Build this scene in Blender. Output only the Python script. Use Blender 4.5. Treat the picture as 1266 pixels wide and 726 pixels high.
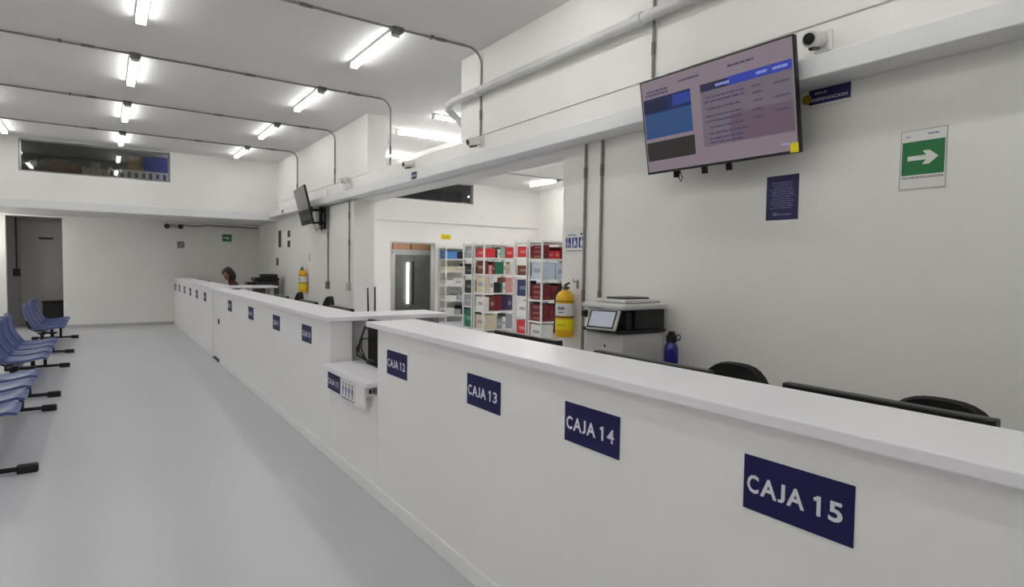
import bpy, bmesh, math, random
from mathutils import Vector, Matrix
random.seed(7)
for o in list(bpy.data.objects): bpy.data.objects.remove(o)
S = bpy.context.scene
COL = S.collection
# ------------------------------------------------------------------ camera
FPX = 738.48
cam = bpy.data.cameras.new('camera'); cam.sensor_width = 36.0; cam.lens = FPX/1266*36.0
cam.clip_start = 0.05; cam.clip_end = 100
camo = bpy.data.objects.new('camera', cam); COL.objects.link(camo); S.camera = camo
def cam_matrix():
    cx, cy = 633., 363.; vy = Vector((126.-cx, 322.5-cy, FPX)); vx = Vector((1710.-cx, 346.-cy, FPX))
    Y = vy.normalized(); X = (vx - Y*vx.dot(Y)).normalized(); Z = X.cross(Y)
    right = Vector((X.x, Y.x, Z.x)); down = Vector((X.y, Y.y, Z.y)); fwd = Vector((X.z, Y.z, Z.z))
    m = Matrix.Identity(4)
    for i in range(3):
        m[i][0] = right[i]; m[i][1] = -down[i]; m[i][2] = -fwd[i]
    m[0][3], m[1][3], m[2][3] = 0., 0., 1.58
    return m
camo.matrix_world = cam_matrix()
# ------------------------------------------------------------------ world, exposure
TUBE = 9.5          # emission of the LED tubes
w = bpy.data.worlds.new('world'); S.world = w; w.use_nodes = True
w.node_tree.nodes['Background'].inputs[0].default_value = (0.9, 0.95, 1, 1)
w.node_tree.nodes['Background'].inputs[1].default_value = 0.02
S.view_settings.view_transform = 'Standard'; S.view_settings.look = 'None'
S.view_settings.gamma = 1.0; S.view_settings.use_curve_mapping = False
S.view_settings.exposure = 1.10
S.cycles.max_bounces = 10; S.cycles.diffuse_bounces = 6
S.cycles.caustics_reflective = False; S.cycles.caustics_refractive = False
# ------------------------------------------------------------------ materials
MATS = {}
def lin(c):
    def f(v): return v/12.92 if v <= 0.04045 else ((v+0.055)/1.055)**2.4
    return tuple(f(v) for v in c)
def mat(name, rgb, rough=0.5, metal=0.0, var=0.04, scale=6.0, bump=0.0, bscale=60.0, emit=None, estr=0.0, spec=0.5, trans=0.0, coat=0.0, alpha=1.0, stretch=None):
    """rgb in sRGB 0..1; colour varies a little by object-space noise."""
    if name in MATS: return MATS[name]
    m = bpy.data.materials.new(name); m.use_nodes = True; MATS[name] = m
    nt = m.node_tree; b = nt.nodes['Principled BSDF']; c = lin(rgb)
    b.inputs['Roughness'].default_value = rough; b.inputs['Metallic'].default_value = metal
    b.inputs['Specular IOR Level'].default_value = spec
    b.inputs['Transmission Weight'].default_value = trans
    b.inputs['Coat Weight'].default_value = coat
    b.inputs['Alpha'].default_value = alpha
    tc = nt.nodes.new('ShaderNodeTexCoord'); mp = nt.nodes.new('ShaderNodeMapping')
    nt.links.new(tc.outputs['Object'], mp.inputs['Vector'])
    if stretch: mp.inputs['Scale'].default_value = stretch
    n = nt.nodes.new('ShaderNodeTexNoise'); n.inputs['Scale'].default_value = scale; n.inputs['Detail'].default_value = 4
    nt.links.new(mp.outputs['Vector'], n.inputs['Vector'])
    r = nt.nodes.new('ShaderNodeValToRGB')
    r.color_ramp.elements[0].position = 0.3; r.color_ramp.elements[1].position = 0.7
    r.color_ramp.elements[0].color = tuple(max(0, v*(1-var)) for v in c)+(1,)
    r.color_ramp.elements[1].color = tuple(min(1, v*(1+var)) for v in c)+(1,)
    nt.links.new(n.outputs['Fac'], r.inputs['Fac']); nt.links.new(r.outputs['Color'], b.inputs['Base Color'])
    if bump > 0:
        n2 = nt.nodes.new('ShaderNodeTexNoise'); n2.inputs['Scale'].default_value = bscale; n2.inputs['Detail'].default_value = 3
        nt.links.new(mp.outputs['Vector'], n2.inputs['Vector'])
        bp = nt.nodes.new('ShaderNodeBump'); bp.inputs['Strength'].default_value = bump; bp.inputs['Distance'].default_value = 0.01
        nt.links.new(n2.outputs['Fac'], bp.inputs['Height']); nt.links.new(bp.outputs['Normal'], b.inputs['Normal'])
    if emit:
        b.inputs['Emission Color'].default_value = lin(emit)+(1,); b.inputs['Emission Strength'].default_value = estr
    return m
M_wall = mat('white_wall_paint', (.925, .92, .905), .55, var=.02, scale=1.3, bump=.06, bscale=45)
M_ceil = mat('ceiling_paint', (.885, .88, .875), .8, var=.02, scale=.8, bump=.05, bscale=30)
M_beam = mat('beam_paint', (.90, .905, .91), .4, var=.015, scale=2)
M_counter = mat('counter_panel_white', (.95, .95, .945), .38, var=.012, scale=1.5)
M_top = mat('counter_top_laminate', (.94, .935, .955), .3, var=.012, scale=3)
M_grey_panel = mat('grey_panel', (.72, .72, .71), .5, var=.03)
M_conduit = mat('galvanised_conduit', (.55, .545, .54), .45, .25, var=.12, scale=12)
M_box_metal = mat('galvanised_box', (.46, .455, .45), .5, .3, var=.15, scale=20)
M_pipe_white = mat('white_painted_pipe', (.80, .805, .80), .4, var=.06, scale=5)
M_white_pl = mat('white_plastic', (.87, .87, .86), .35, var=.02)
M_tube = mat('led_tube', (1, 1, 1), .5, emit=(1.0, .996, .985), estr=TUBE)
M_tube2 = mat('led_tube_bright', (1, 1, 1), .5, emit=(1.0, .996, .985), estr=TUBE*2.1)
M_black = mat('black_plastic', (.055, .053, .06), .38, var=.2, scale=25)
M_black_soft = mat('black_fabric', (.07, .065, .07), .85, var=.25, scale=40, bump=.2, bscale=200)
M_darkmetal = mat('black_metal', (.06, .06, .07), .4, .3, var=.2)
M_navy = mat('navy_sign', (.095, .09, .315), .5, var=.04, spec=.3)
M_letters = mat('sign_letter_white', (.88, .88, .92), .45, var=.02)
M_blue_chair = mat('blue_chair_plastic', (.26, .32, .53), .32, var=.08, scale=9)
M_door = mat('grey_door_paint', (.72, .71, .70), .45, var=.03)
M_green = mat('green_sign', (.05, .45, .22), .4, var=.04)
M_paper = mat('white_paper', (.89, .89, .88), .6, var=.02)
M_yellow = mat('yellow_enamel', (.93, .72, .06), .28, var=.06, scale=8, coat=.3)
M_yellow2 = mat('yellow_label', (.95, .87, .12), .5, var=.03)
M_chrome = mat('brushed_metal', (.62, .62, .62), .3, .9, var=.1, scale=30)
M_rack = mat('white_rack_enamel', (.86, .86, .85), .4, var=.03)
M_grey_pl = mat('light_grey_plastic', (.80, .80, .79), .4, var=.03)
M_dgrey = mat('dark_grey_plastic', (.20, .20, .21), .45, var=.1)
M_screen_grey = mat('touch_panel_glass', (.55, .56, .60), .12, var=.05, emit=(.62, .63, .67), estr=.25)
M_bottle = mat('blue_bottle', (.10, .10, .50), .25, var=.06, coat=.4)
M_ink = mat('print_ink', (.13, .13, .18), .6, var=.05)
M_ink_soft = mat('print_ink_pale', (.45, .45, .62), .6, var=.05)
M_icon = mat('blue_icon_print', (.16, .19, .52), .5, var=.05)
M_glass_dark = mat('tv_glass', (.10, .10, .10), .10, var=.1, spec=.6)
# floor: epoxy with mottling and soft gloss
def floor_mat():
    m = mat('grey_epoxy_floor', (.765, .77, .79), .33, var=.02, scale=.7)
    nt = m.node_tree; b = nt.nodes['Principled BSDF']
    n = nt.nodes.new('ShaderNodeTexNoise'); n.inputs['Scale'].default_value = 1.7; n.inputs['Detail'].default_value = 5
    r = nt.nodes.new('ShaderNodeMapRange'); r.inputs[3].default_value = .27; r.inputs[4].default_value = .34
    tc = nt.nodes.new('ShaderNodeTexCoord'); nt.links.new(tc.outputs['Object'], n.inputs['Vector'])
    nt.links.new(n.outputs['Fac'], r.inputs[0]); nt.links.new(r.outputs[0], b.inputs['Roughness'])
    return m
M_floor = floor_mat()
def glass_mat():
    m = bpy.data.materials.new('window_glass'); m.use_nodes = True; nt = m.node_tree; nt.nodes.clear()
    o = nt.nodes.new('ShaderNodeOutputMaterial'); mix = nt.nodes.new('ShaderNodeMixShader')
    t = nt.nodes.new('ShaderNodeBsdfTransparent'); t.inputs[0].default_value = (.78, .80, .80, 1)
    g = nt.nodes.new('ShaderNodeBsdfGlossy'); g.inputs['Roughness'].default_value = .03
    fr = nt.nodes.new('ShaderNodeFresnel'); fr.inputs['IOR'].default_value = 1.6
    nt.links.new(fr.outputs[0], mix.inputs[0]); nt.links.new(t.outputs[0], mix.inputs[1]); nt.links.new(g.outputs[0], mix.inputs[2])
    nt.links.new(mix.outputs[0], o.inputs[0]); return m
M_glass = glass_mat()
# ------------------------------------------------------------------ mesh helpers
class MB:
    def __init__(self): self.bm = bmesh.new()
    def box(self, x0, x1, y0, y1, z0, z1, bev=0.0, seg=1):
        vs = [self.bm.verts.new(p) for p in ((x0,y0,z0),(x1,y0,z0),(x1,y1,z0),(x0,y1,z0),(x0,y0,z1),(x1,y0,z1),(x1,y1,z1),(x0,y1,z1))]
        fs = [self.bm.faces.new([vs[i] for i in f]) for f in ((0,3,2,1),(4,5,6,7),(0,1,5,4),(1,2,6,5),(2,3,7,6),(3,0,4,7))]
        if bev > 0:
            es = list({e for f in fs for e in f.edges})
            bmesh.ops.bevel(self.bm, geom=es, offset=bev, segments=seg, profile=.5, affect='EDGES')
        return self
    def tube(self, pts, r, seg=8, caps=True):
        pts = [Vector(p) for p in pts]; rings = []
        n = len(pts)
        if not hasattr(r, '__len__'): r = [r]*n
        up = None
        for i, p in enumerate(pts):
            d = (pts[min(i+1, n-1)] - pts[max(i-1, 0)]).normalized()
            if up is None:
                up = Vector((0,0,1)) if abs(d.z) < .9 else Vector((1,0,0))
            a = d.cross(up)
            if a.length < 1e-5: a = d.cross(Vector((0,1,0)))
            a.normalize(); b = a.cross(d).normalized(); up = b
            rings.append([self.bm.verts.new(p + r[i]*(math.cos(2*math.pi*k/seg)*a + math.sin(2*math.pi*k/seg)*b)) for k in range(seg)])
        for i in range(n-1):
            for k in range(seg):
                self.bm.faces.new((rings[i][k], rings[i][(k+1)%seg], rings[i+1][(k+1)%seg], rings[i+1][k]))
        if caps:
            self.bm.faces.new(rings[0][::-1]); self.bm.faces.new(rings[-1])
        return self
    def lathe(self, prof, c=(0,0,0), seg=16, axis='z'):
        rings = []
        for (r, h) in prof:
            ring = []
            for k in range(seg):
                a = 2*math.pi*k/seg; u, v = r*math.cos(a), r*math.sin(a)
                p = (u, v, h) if axis == 'z' else ((h, u, v) if axis == 'x' else (v, h, u))
                ring.append(self.bm.verts.new((c[0]+p[0], c[1]+p[1], c[2]+p[2])))
            rings.append(ring)
        for i in range(len(rings)-1):
            for k in range(seg):
                self.bm.faces.new((rings[i][k], rings[i][(k+1)%seg], rings[i+1][(k+1)%seg], rings[i+1][k]))
        self.bm.faces.new(rings[0][::-1]); self.bm.faces.new(rings[-1]); return self
    def prism(self, poly, z0, z1):
        lo = [self.bm.verts.new((x, y, z0)) for x, y in poly]; hi = [self.bm.verts.new((x, y, z1)) for x, y in poly]
        n = len(poly)
        self.bm.faces.new(lo[::-1]); self.bm.faces.new(hi)
        for i in range(n): self.bm.faces.new((lo[i], lo[(i+1)%n], hi[(i+1)%n], hi[i]))
        return self
    def grid(self, fn, nu, nv, thick=None):
        V = [[self.bm.verts.new(fn(i/nu, j/nv)) for j in range(nv+1)] for i in range(nu+1)]
        fs = [self.bm.faces.new((V[i][j], V[i+1][j], V[i+1][j+1], V[i][j+1])) for i in range(nu) for j in range(nv)]
        if thick:
            bmesh.ops.recalc_face_normals(self.bm, faces=fs)
            bmesh.ops.solidify(self.bm, geom=fs, thickness=thick)
        return self
    def build(self, name, m, parent=None, smooth=False, at=None, world=True):
        """world=True: coordinates are world ones; they are shifted to the parent's (or own) origin."""
        bm = self.bm
        bmesh.ops.recalc_face_normals(bm, faces=bm.faces)
        off = Vector((0,0,0))
        if world:
            if parent is not None:
                off = Vector(parent.get('_o', (0,0,0)))
            elif at is not None: off = Vector(at)
            else:
                xs = [v.co.x for v in bm.verts]; ys = [v.co.y for v in bm.verts]; zs = [v.co.z for v in bm.verts]
                off = Vector(((min(xs)+max(xs))/2, (min(ys)+max(ys))/2, min(zs)))
            bmesh.ops.translate(bm, verts=bm.verts, vec=-off)
        me = bpy.data.meshes.new(name); bm.to_mesh(me); bm.free()
        me.materials.append(m)
        if smooth:
            for p in me.polygons: p.use_smooth = True
            try: me.set_sharp_from_angle(angle=math.radians(40))
            except Exception: pass
        o = bpy.data.objects.new(name, me); COL.objects.link(o)
        if world: o['_o'] = tuple(off)
        if parent is not None: o.parent = parent
        elif world: o.location = off
        return o
def tag(o, label=None, cat=None, group=None, kind=None):
    if label: o['label'] = label
    if cat: o['category'] = cat
    if group: o['group'] = group
    if kind: o['kind'] = kind
    return o
def thing(name, label, cat, loc, group=None, kind=None):
    o = bpy.data.objects.new(name, None); COL.objects.link(o); o.location = loc; o.empty_display_size = .1
    o['_o'] = tuple(loc); return tag(o, label, cat, group, kind)
def frame(name, label, cat, loc, right, up, group=None, kind=None):
    """Empty whose local x = right, y = up, z = outward normal; parts in local coordinates (world=False)."""
    o = bpy.data.objects.new(name, None); COL.objects.link(o); o.empty_display_size = .1
    r = Vector(right).normalized(); u = Vector(up); u = (u - r*u.dot(r)).normalized(); n = r.cross(u)
    m = Matrix.Identity(4)
    for i in range(3): m[i][0], m[i][1], m[i][2], m[i][3] = r[i], u[i], n[i], loc[i]
    o.matrix_world = m; return tag(o, label, cat, group, kind)
NX = ((0,-1,0), (0,0,1))     # faces -X
NY = ((1,0,0), (0,0,1))      # faces -Y
def lbox(name, m, parent, x0, x1, y0, y1, z0, z1, bev=0, label=None):
    o = MB().box(x0,x1,y0,y1,z0,z1,bev).build(name, m, parent, world=False)
    if label: o['label'] = label
    return o
def wbox(name, m, parent, x0, x1, y0, y1, z0, z1, bev=0, seg=1):
    return MB().box(x0,x1,y0,y1,z0,z1,bev,seg).build(name, m, parent)
def copy_tree(o, parent=None):
    c = o.copy(); COL.objects.link(c)
    if parent is not None: c.parent = parent
    for ch in [k for k in COL.objects if k.parent == o]: copy_tree(ch, c)
    return c
_text = {}
def text_mesh(s, w=None, h=None, bold=.012, depth=.0006):
    key = (s, w, h, bold)
    if key in _text: return _text[key]
    cu = bpy.data.curves.new('t', 'FONT'); cu.body = s; cu.size = 1; cu.offset = bold; cu.resolution_u = 3
    cu.align_x = 'CENTER'
    ob = bpy.data.objects.new('t', cu); COL.objects.link(ob)
    bpy.context.view_layer.update()
    me = bpy.data.meshes.new_from_object(ob.evaluated_get(bpy.context.evaluated_depsgraph_get()))
    bpy.data.objects.remove(ob); bpy.data.curves.remove(cu)
    xs = [v.co.x for v in me.vertices]; ys = [v.co.y for v in me.vertices]
    cx, cy = (min(xs)+max(xs))/2, (min(ys)+max(ys))/2
    sx = w/(max(xs)-min(xs)) if w else None; sy = h/(max(ys)-min(ys)) if h else None
    sx = sx or sy; sy = sy or sx
    for v in me.vertices: v.co = ((v.co.x-cx)*sx, (v.co.y-cy)*sy, 0)
    _text[key] = me; return me
def text(parent, s, x, y, z, m, w=None, h=None, bold=.012, name='lettering'):
    me = text_mesh(s, w, h, bold).copy(); me.materials.clear(); me.materials.append(m)
    o = bpy.data.objects.new(name, me); COL.objects.link(o); o.parent = parent; o.location = (x, y, z); return o
def word_lines(parent, m, x0, x1, ys, h, z, name='text_lines', seed=1, center=False, jag=.25):
    rnd = random.Random(seed); mb = MB()
    for y in ys:
        a, b = x0 + (x1-x0)*jag*rnd.random()*.5, x1 - (x1-x0)*jag*rnd.random()*.5
        x = a
        while x < b:
            l = min((x1-x0)*(.05+.14*rnd.random()), b-x)
            mb.box(x, x+l, y-h/2, y+h/2, z, z+.0004); x += l + (x1-x0)*.025
    return tag(mb.build(name, m, parent, world=False), kind='stuff')
# ================================================================== THE SETTING
W = 3.55; CZ = 4.0; YU = 15.3; YB = 17.35; XP = 11.43
tag(MB().box(-2.7, 12, -4.2, 20, -.15, 0).build('floor', M_floor), 'smooth light grey epoxy floor of the hall', 'floor', kind='structure')
tag(MB().box(-2.7, 12, -4.2, 20, CZ, CZ+.2).build('ceiling', M_ceil), 'flat grey painted ceiling slab', 'ceiling', kind='structure')
tag(MB().box(-2.7, -2.5, -4, 20, 0, CZ).build('wall_left', M_wall), 'white left wall of the waiting hall', 'wall', kind='structure')
tag(MB().box(-2.5, 12, -4.2, -4, 0, CZ).build('wall_front', M_wall), 'white wall behind the camera', 'wall', kind='structure')
tag(MB().box(XP, XP+.2, -4, 20, 0, CZ).build('wall_pharmacy_side', M_wall), 'white far side wall of the storage room', 'wall', kind='structure')
mb = MB()
mb.box(W, W+.3, -4, 4.35, 0, 2.65); mb.box(W, W+.3, 9.79, YB, 0, 2.65)
mb.box(W, W+.3, -4, YB, 2.65, 3.0); mb.box(W, W+.3, -4, 6.26, 3.0, CZ); mb.box(W, W+.3, 9.29, YB, 3.0, CZ)
tag(mb.build('wall_right', M_wall), 'white wall behind the service counters with openings into the storage room', 'wall', kind='structure')
tag(MB().box(W-.06, W, 9.79, 11.05, 0, 2.655).build('trim_1', M_wall), 'white pilaster beside the storage room opening', 'pilaster', kind='structure')
tag(MB().box(W-.22, W, -4, YU-.1, 2.675, 2.80, .006).build('trim_2', M_beam), 'white box beam running along the right wall', 'beam', kind='structure')
tag(MB().box(W-.022, W, -4, YU-.1, 2.80, 3.04, .003).build('trim_3', M_wall), 'white cover plate above the right wall beam', 'panel', kind='structure')
for n_, (a_, b_) in enumerate(((-4, 6.26), (9.29, YU))):
    tag(MB().box(W-.022, W, a_, b_, 3.052, CZ, .002).build('trim_%d' % (7+n_), M_wall), ('white wall panel above the beam on the near side of the upper opening', 'white wall panel above the beam beyond the upper opening')[n_], 'panel', kind='structure')
# back wall: lower part, set back under the mezzanine
mb = MB()
mb.box(-2.5, -1.76, YB, YB+.15, 0, 2.62); mb.box(-.75, W, YB, YB+.15, 0, 2.62); mb.box(-1.76, -.75, YB, YB+.15, 2.56, 2.62)
tag(mb.build('wall_back', M_wall), 'white back wall under the mezzanine with a doorway', 'wall', kind='structure')
# upper back wall with two interior windows, and the storage room's back wall with its doorway
W1 = (-1.33, 1.275, 3.335, 3.985); W2 = (5.6, 9.07, 3.40, 3.985); D2 = (6.48, 7.83, 2.225)
mb = MB()
mb.box(-2.5, W1[0], YU, YU+.2, 2.6, CZ); mb.box(W1[1], W2[0], YU, YU+.2, 2.6, CZ); mb.box(W2[1], XP, YU, YU+.2, 2.6, CZ)
for q in (W1, W2): mb.box(q[0], q[1], YU, YU+.2, 2.6, q[2]); mb.box(q[0], q[1], YU, YU+.2, q[3], CZ)
tag(mb.build('wall_back_upper', M_wall), 'white upper back wall with long interior windows', 'wall', kind='structure')
mb = MB()
mb.box(W+.3, D2[0], YU, YU+.2, 0, 2.6); mb.box(D2[1], XP, YU, YU+.2, 0, 2.6); mb.box(D2[0], D2[1], YU, YU+.2, D2[2], 2.6)
tag(mb.build('wall_storage_back', M_wall), 'bright white back wall of the storage room with a doorway', 'wall', kind='structure')
tag(MB().box(-2.5, W-.22, YU-.1, YU, 2.60, 2.775, .006).build('trim_4', M_beam), 'white ledge beam across the back wall', 'beam', kind='structure')
tag(MB().box(W+.3, XP, YU-.06, YU, 2.79, 2.83, .004).build('trim_5', M_beam), 'thin ledge across the storage room back wall', 'ledge', kind='structure')
tag(MB().box(-2.5, XP, YU+.2, 19.8, 2.60, 2.76).build('ceiling_mezzanine', M_ceil), 'mezzanine slab over the recessed back wall', 'slab', kind='structure')
tag(MB().box(5.62, 5.86, 6.0, YU, 3.32, CZ).build('trim_6', M_wall), 'white drop beam under the storage room ceiling', 'beam', kind='structure')
mb = MB(); mb.box(-2.5, XP, 19.8, 20, 0, CZ); tag(mb.build('wall_outer_back', M_wall), 'outermost back wall beyond the doorways', 'wall', kind='structure')
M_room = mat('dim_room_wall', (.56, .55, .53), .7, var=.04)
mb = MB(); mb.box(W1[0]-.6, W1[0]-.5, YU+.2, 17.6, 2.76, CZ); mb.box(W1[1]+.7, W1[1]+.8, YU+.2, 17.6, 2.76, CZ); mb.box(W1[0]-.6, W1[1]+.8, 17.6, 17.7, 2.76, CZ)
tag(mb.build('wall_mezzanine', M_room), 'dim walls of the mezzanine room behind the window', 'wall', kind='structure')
# corridor behind the back doorway
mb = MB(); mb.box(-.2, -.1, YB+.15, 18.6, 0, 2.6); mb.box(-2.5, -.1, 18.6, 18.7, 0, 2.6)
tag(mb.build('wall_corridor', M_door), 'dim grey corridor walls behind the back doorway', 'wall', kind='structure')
# baseboard on back wall
tag(MB().box(-.75, 1.5, YB-.015, YB, 0, .07).build('baseboard_back', M_grey_panel), 'low skirting along the back wall', 'baseboard', kind='structure')
# windows
def window(n, q, label):
    t = thing('window_%d' % n, label, 'window', ((q[0]+q[1])/2, YU+.1, q[2]), kind='structure')
    f = .035
    wbox('frame', M_chrome, t, q[0], q[1], YU+.09, YU+.13, q[2], q[2]+f, .003)
    wbox('frame', M_chrome, t, q[0], q[1], YU+.09, YU+.13, q[3]-f, q[3], .003)
    wbox('frame', M_chrome, t, q[0], q[0]+f, YU+.09, YU+.13, q[2]+f, q[3]-f, .003)
    wbox('frame', M_chrome, t, q[1]-f, q[1], YU+.09, YU+.13, q[2]+f, q[3]-f, .003)
    wbox('pane', M_glass, t, q[0]+f, q[1]-f, YU+.106, YU+.114, q[2]+f, q[3]-f)
    return t
window(1, W1, 'long dark window high on the hall back wall'); window(2, W2, 'long dark window high on the storage room back wall')
# ================================================================== COUNTERS
FX = 1.51
def counter(label, y0, y1, T, top_y0, top_y1, ret=None, postside=False):
    t = thing('service_counter', label, 'counter', (FX+.15, (y0+y1)/2, 0), 'white service counters')
    wbox('front_panel', M_counter, t, FX, FX+.03, y0, y1, 0, T-.036)
    wbox('baseboard', M_counter, t, FX-.012, FX, y0, y1, 0, .09, .003)
    wbox('countertop', M_top, t, FX-.04, 1.86, top_y0, top_y1, T-.036, T, .005, 2)
    wbox('inner_shelf', M_counter, t, FX+.03, FX+.32, y0+.02, y1-.02, .72, .74)
    wbox('end_panel', M_counter, t, FX+.03, FX+.30, y1-.03, y1, 0, T-.036)
    wbox('end_panel', M_counter if not postside else M_counter, t, FX+.03, FX+.18, y0, y0+.03, 0, T-.036)
    return t
c1 = counter('nearest white service counter with navy signs CAJA 12 to CAJA 15', -1.6, 3.77, 1.195, -1.65, 3.89)
c2 = counter('middle white service counter with navy signs CAJA 7 to CAJA 10', 4.78, 10.26, 1.155, 4.74, 10.31)
c3 = counter('farthest white service counter with navy signs CAJA 1 to CAJA 6', 11.12, YB-.01, 1.18, 11.02, YB-.005)
wbox('side_panel', M_grey_panel, c2, FX+.18, FX+.42, 4.83, 4.86, 0, 1.119)
wbox('return_top', M_top, c2, 1.86, 2.56, 4.74, 5.22, 1.119, 1.155, .005, 2)
wbox('return_leg', M_grey_panel, c2, 2.44, 2.50, 4.80, 5.16, 0, 1.119)
wbox('return_top', M_top, c3, 1.86, 2.56, 11.02, 11.52, 1.144, 1.18, .005, 2)
wbox('return_leg', M_grey_panel, c3, 2.44, 2.50, 11.08, 11.46, 0, 1.144)
# counter gate
t = thing('counter_gate', 'white swing gate with a small dark lock between the middle and farthest counters', 'gate', (FX+.02, 10.69, 0))
wbox('gate_panel', M_counter, t, FX+.02, FX+.05, 10.35, 11.02, .03, 1.12, .003)
wbox('gate_post', M_counter, t, FX, FX+.06, 11.035, 11.115, 0, 1.117, .003)
wbox('gate_top', M_top, t, FX-.02, FX+.24, 10.33, 11.01, 1.122, 1.152, .004)
wbox('lock', M_black, t, FX+.005, FX+.02, 10.44, 10.50, .60, .68, .004)
wbox('bottom_gap_sill', M_darkmetal, t, FX-.01, FX+.07, 10.36, 11.0, 0, .012)
# low accessible counter
t = thing('low_counter', 'low white accessible counter ledge projecting between the near and middle counters', 'counter', (FX, 4.28, 0))
wbox('front_panel', M_counter, t, FX, FX+.03, 3.775, 4.775, 0, .70)
wbox('baseboard', M_counter, t, FX-.012, FX, 3.775, 4.775, 0, .09, .003)
wbox('ledge', M_top, t, 1.435, 2.25, 3.785, 4.745, .757, .79, .004, 2)
wbox('apron', M_counter, t, 1.452, 1.466, 3.86, 4.735, .60, .757)
wbox('side_apron', M_counter, t, 1.466, FX, 3.87, 3.885, .68, .757)
wbox('hinge', M_darkmetal, t, 1.488, 1.503, 3.862, 3.87, .70, .73, .003)
wbox('back_board', M_counter, t, 1.93, 1.96, 3.9, 4.77, .05, .757)
# CAJA signs ------------------------------------------------------------
def caja(n, yc, zc, x=FX, wide=.305, tall=.155):
    wh = {15:'largest sign, nearest the camera', 14:'on the near counter below the printer', 13:'on the near counter below the racks', 12:'at the far end of the near counter', 11:'on the apron of the low ledge',
          10:'on the middle counter beside the low ledge', 9:'second sign from the low ledge on the middle counter', 8:'third sign from the low ledge on the middle counter', 7:'on the middle counter next to the gate',
          6:'on the farthest counter next to the gate', 5:'second beyond the gate', 4:'third beyond the gate', 3:'fourth beyond the gate', 2:'fifth beyond the gate', 1:'farthest sign, by the back wall'}[n]
    t = frame('counter_sign', 'navy sign reading CAJA %d, %s' % (n, wh), 'sign', (x, yc, zc), *NX, group='numbered cashier signs')
    lbox('sign_panel', M_navy, t, -wide/2, wide/2, -tall/2, tall/2, 0.0005, .003, .0006)
    k, kh = wide/.305, tall/.155
    for i_, ch in enumerate('CAJA'):
        text(t, ch, (-.1225, -.0745, -.037, .003)[i_]*k, -.002, .0036, M_letters, w=(.036, .050, .021, .050)[i_]*k, h=.052*kh, bold=.026, name='letter')
    digits = str(n); xs_ = (.064, .108) if n > 9 else (.078,)
    for x_, ch in zip(xs_, digits):
        if ch == '1':
            pts = [(-.004,-.026),(.0065,-.026),(.0065,.026),(-.002,.026),(-.0135,.0185),(-.0105,.010),(-.004,.0135)]
            MB().prism([(x_*k+p*k, -.002+q*kh) for p, q in pts], .0036, .0038).build('numeral', M_letters, t, world=False)
        else: text(t, ch, x_*k, -.002, .0036, M_letters, w=.036*k, h=.052*kh, bold=.026, name='numeral')
    return t
for n, y, z in ((15,.857,.98),(14,1.66,.975),(13,2.43,.968),(12,3.455,.96),(10,5.45,.952),(9,6.58,.955),(8,7.89,.96),(7,9.36,.96),
                (6,11.88,.965),(5,13.0,.96),(4,14.03,.96),(3,15.1,.958),(2,16.15,.955),(1,17.1,.955)):
    caja(n, y, z)
caja(11, 4.50, .675, x=1.452, wide=.29, tall=.13)
t = frame('pictogram_notice', 'white notice with purple figure pictograms beside the CAJA 11 sign', 'notice', (1.452, 4.19, .668), *NX)
lbox('sheet', M_paper, t, -.155, .155, -.075, .075, .0005, .002)
M_purple = mat('purple_print', (.38, .36, .58), .6)
for k in range(4):
    x = -.10 + k*.066
    mb = MB(); mb.lathe([(.001, .0022), (.011, .0022), (.011, .0026), (.001, .0026)], (x, .043, 0), 10)
    mb.prism([(x-.014,.026),(x+.014,.026),(x+.017,-.008),(x+.009,-.008),(x+.008,-.045),(x+.001,-.045),(x,-.012),(x-.001,-.045),(x-.008,-.045),(x-.009,-.008),(x-.017,-.008)], .0022, .0026)
    mb.build('pictogram', M_purple, t, world=False)
lbox('printed_line', M_purple, t, -.13, .13, -.066, -.058, .002, .0026)
# ================================================================== LIGHTS AND CONDUITS
def tube_light(cx, cy, along, label, group, zt=CZ, L=1.22, box_end=-1, tm=None):
    t = thing('tube_light', label, 'ceiling light', (cx, cy, zt-.085), group)
    def bx(name, m, a0, a1, w, z0, z1, bev=.002):
        if along == 'y': return wbox(name, m, t, cx-w, cx+w, cy+a0, cy+a1, z0, z1, bev)
        return wbox(name, m, t, cx+a0, cx+a1, cy-w, cy+w, z0, z1, bev)
    h = L/2
    bx('housing', M_white_pl, -h-.02, h+.02, .05, zt-.03, zt, .004)
    bx('led_tube', tm or M_tube, -h+.015, h-.015, .042, zt-.066, zt-.031, .012)
    bx('end_cap', M_white_pl, -h-.018, -h+.014, .045, zt-.076, zt-.031, .003)
    bx('end_cap', M_white_pl, h-.014, h+.018, .045, zt-.076, zt-.031, .003)
    if box_end:
        a = (-h-.10, -h-.02)
        bx('junction_box', M_box_metal, a[0], a[1], .055, zt-.05, zt, .004)
    return t
ROWS = (-1.83, .71, 3.25, 5.79, 8.33, 10.87, 13.41)
names = {-1.83:'unseen rearmost', .71:'unseen overhead', 3.25:'unseen nearest', 5.79:'first visible', 8.33:'second', 10.87:'third', 13.41:'fourth'}
cols = {2.52:'nearest the right wall', .35:'above the aisle', -1.47:'above the seats'}
for r in ROWS:
    for c, cn in cols.items():
        tube_light(c, r+.69, 'y', 'LED tube light %s, %s row from the camera' % (cn, names[r]), 'hall tube lights')
tube_light(-2.25, 16.35, 'y', 'tube light under the mezzanine left of the doorway, out of view', 'mezzanine soffit lights', zt=2.6, box_end=0, tm=M_tube2)
def arc(p, a, b, r, n=6):
    """corner at p between unit directions a (incoming side) and b"""
    p = Vector(p); a = Vector(a); b = Vector(b); c = p + a*r + b*r; out = []
    for k in range(n+1):
        th = math.pi/2*k/n; out.append(c - b*r*math.cos(th) - a*r*math.sin(th))
    return out
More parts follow.
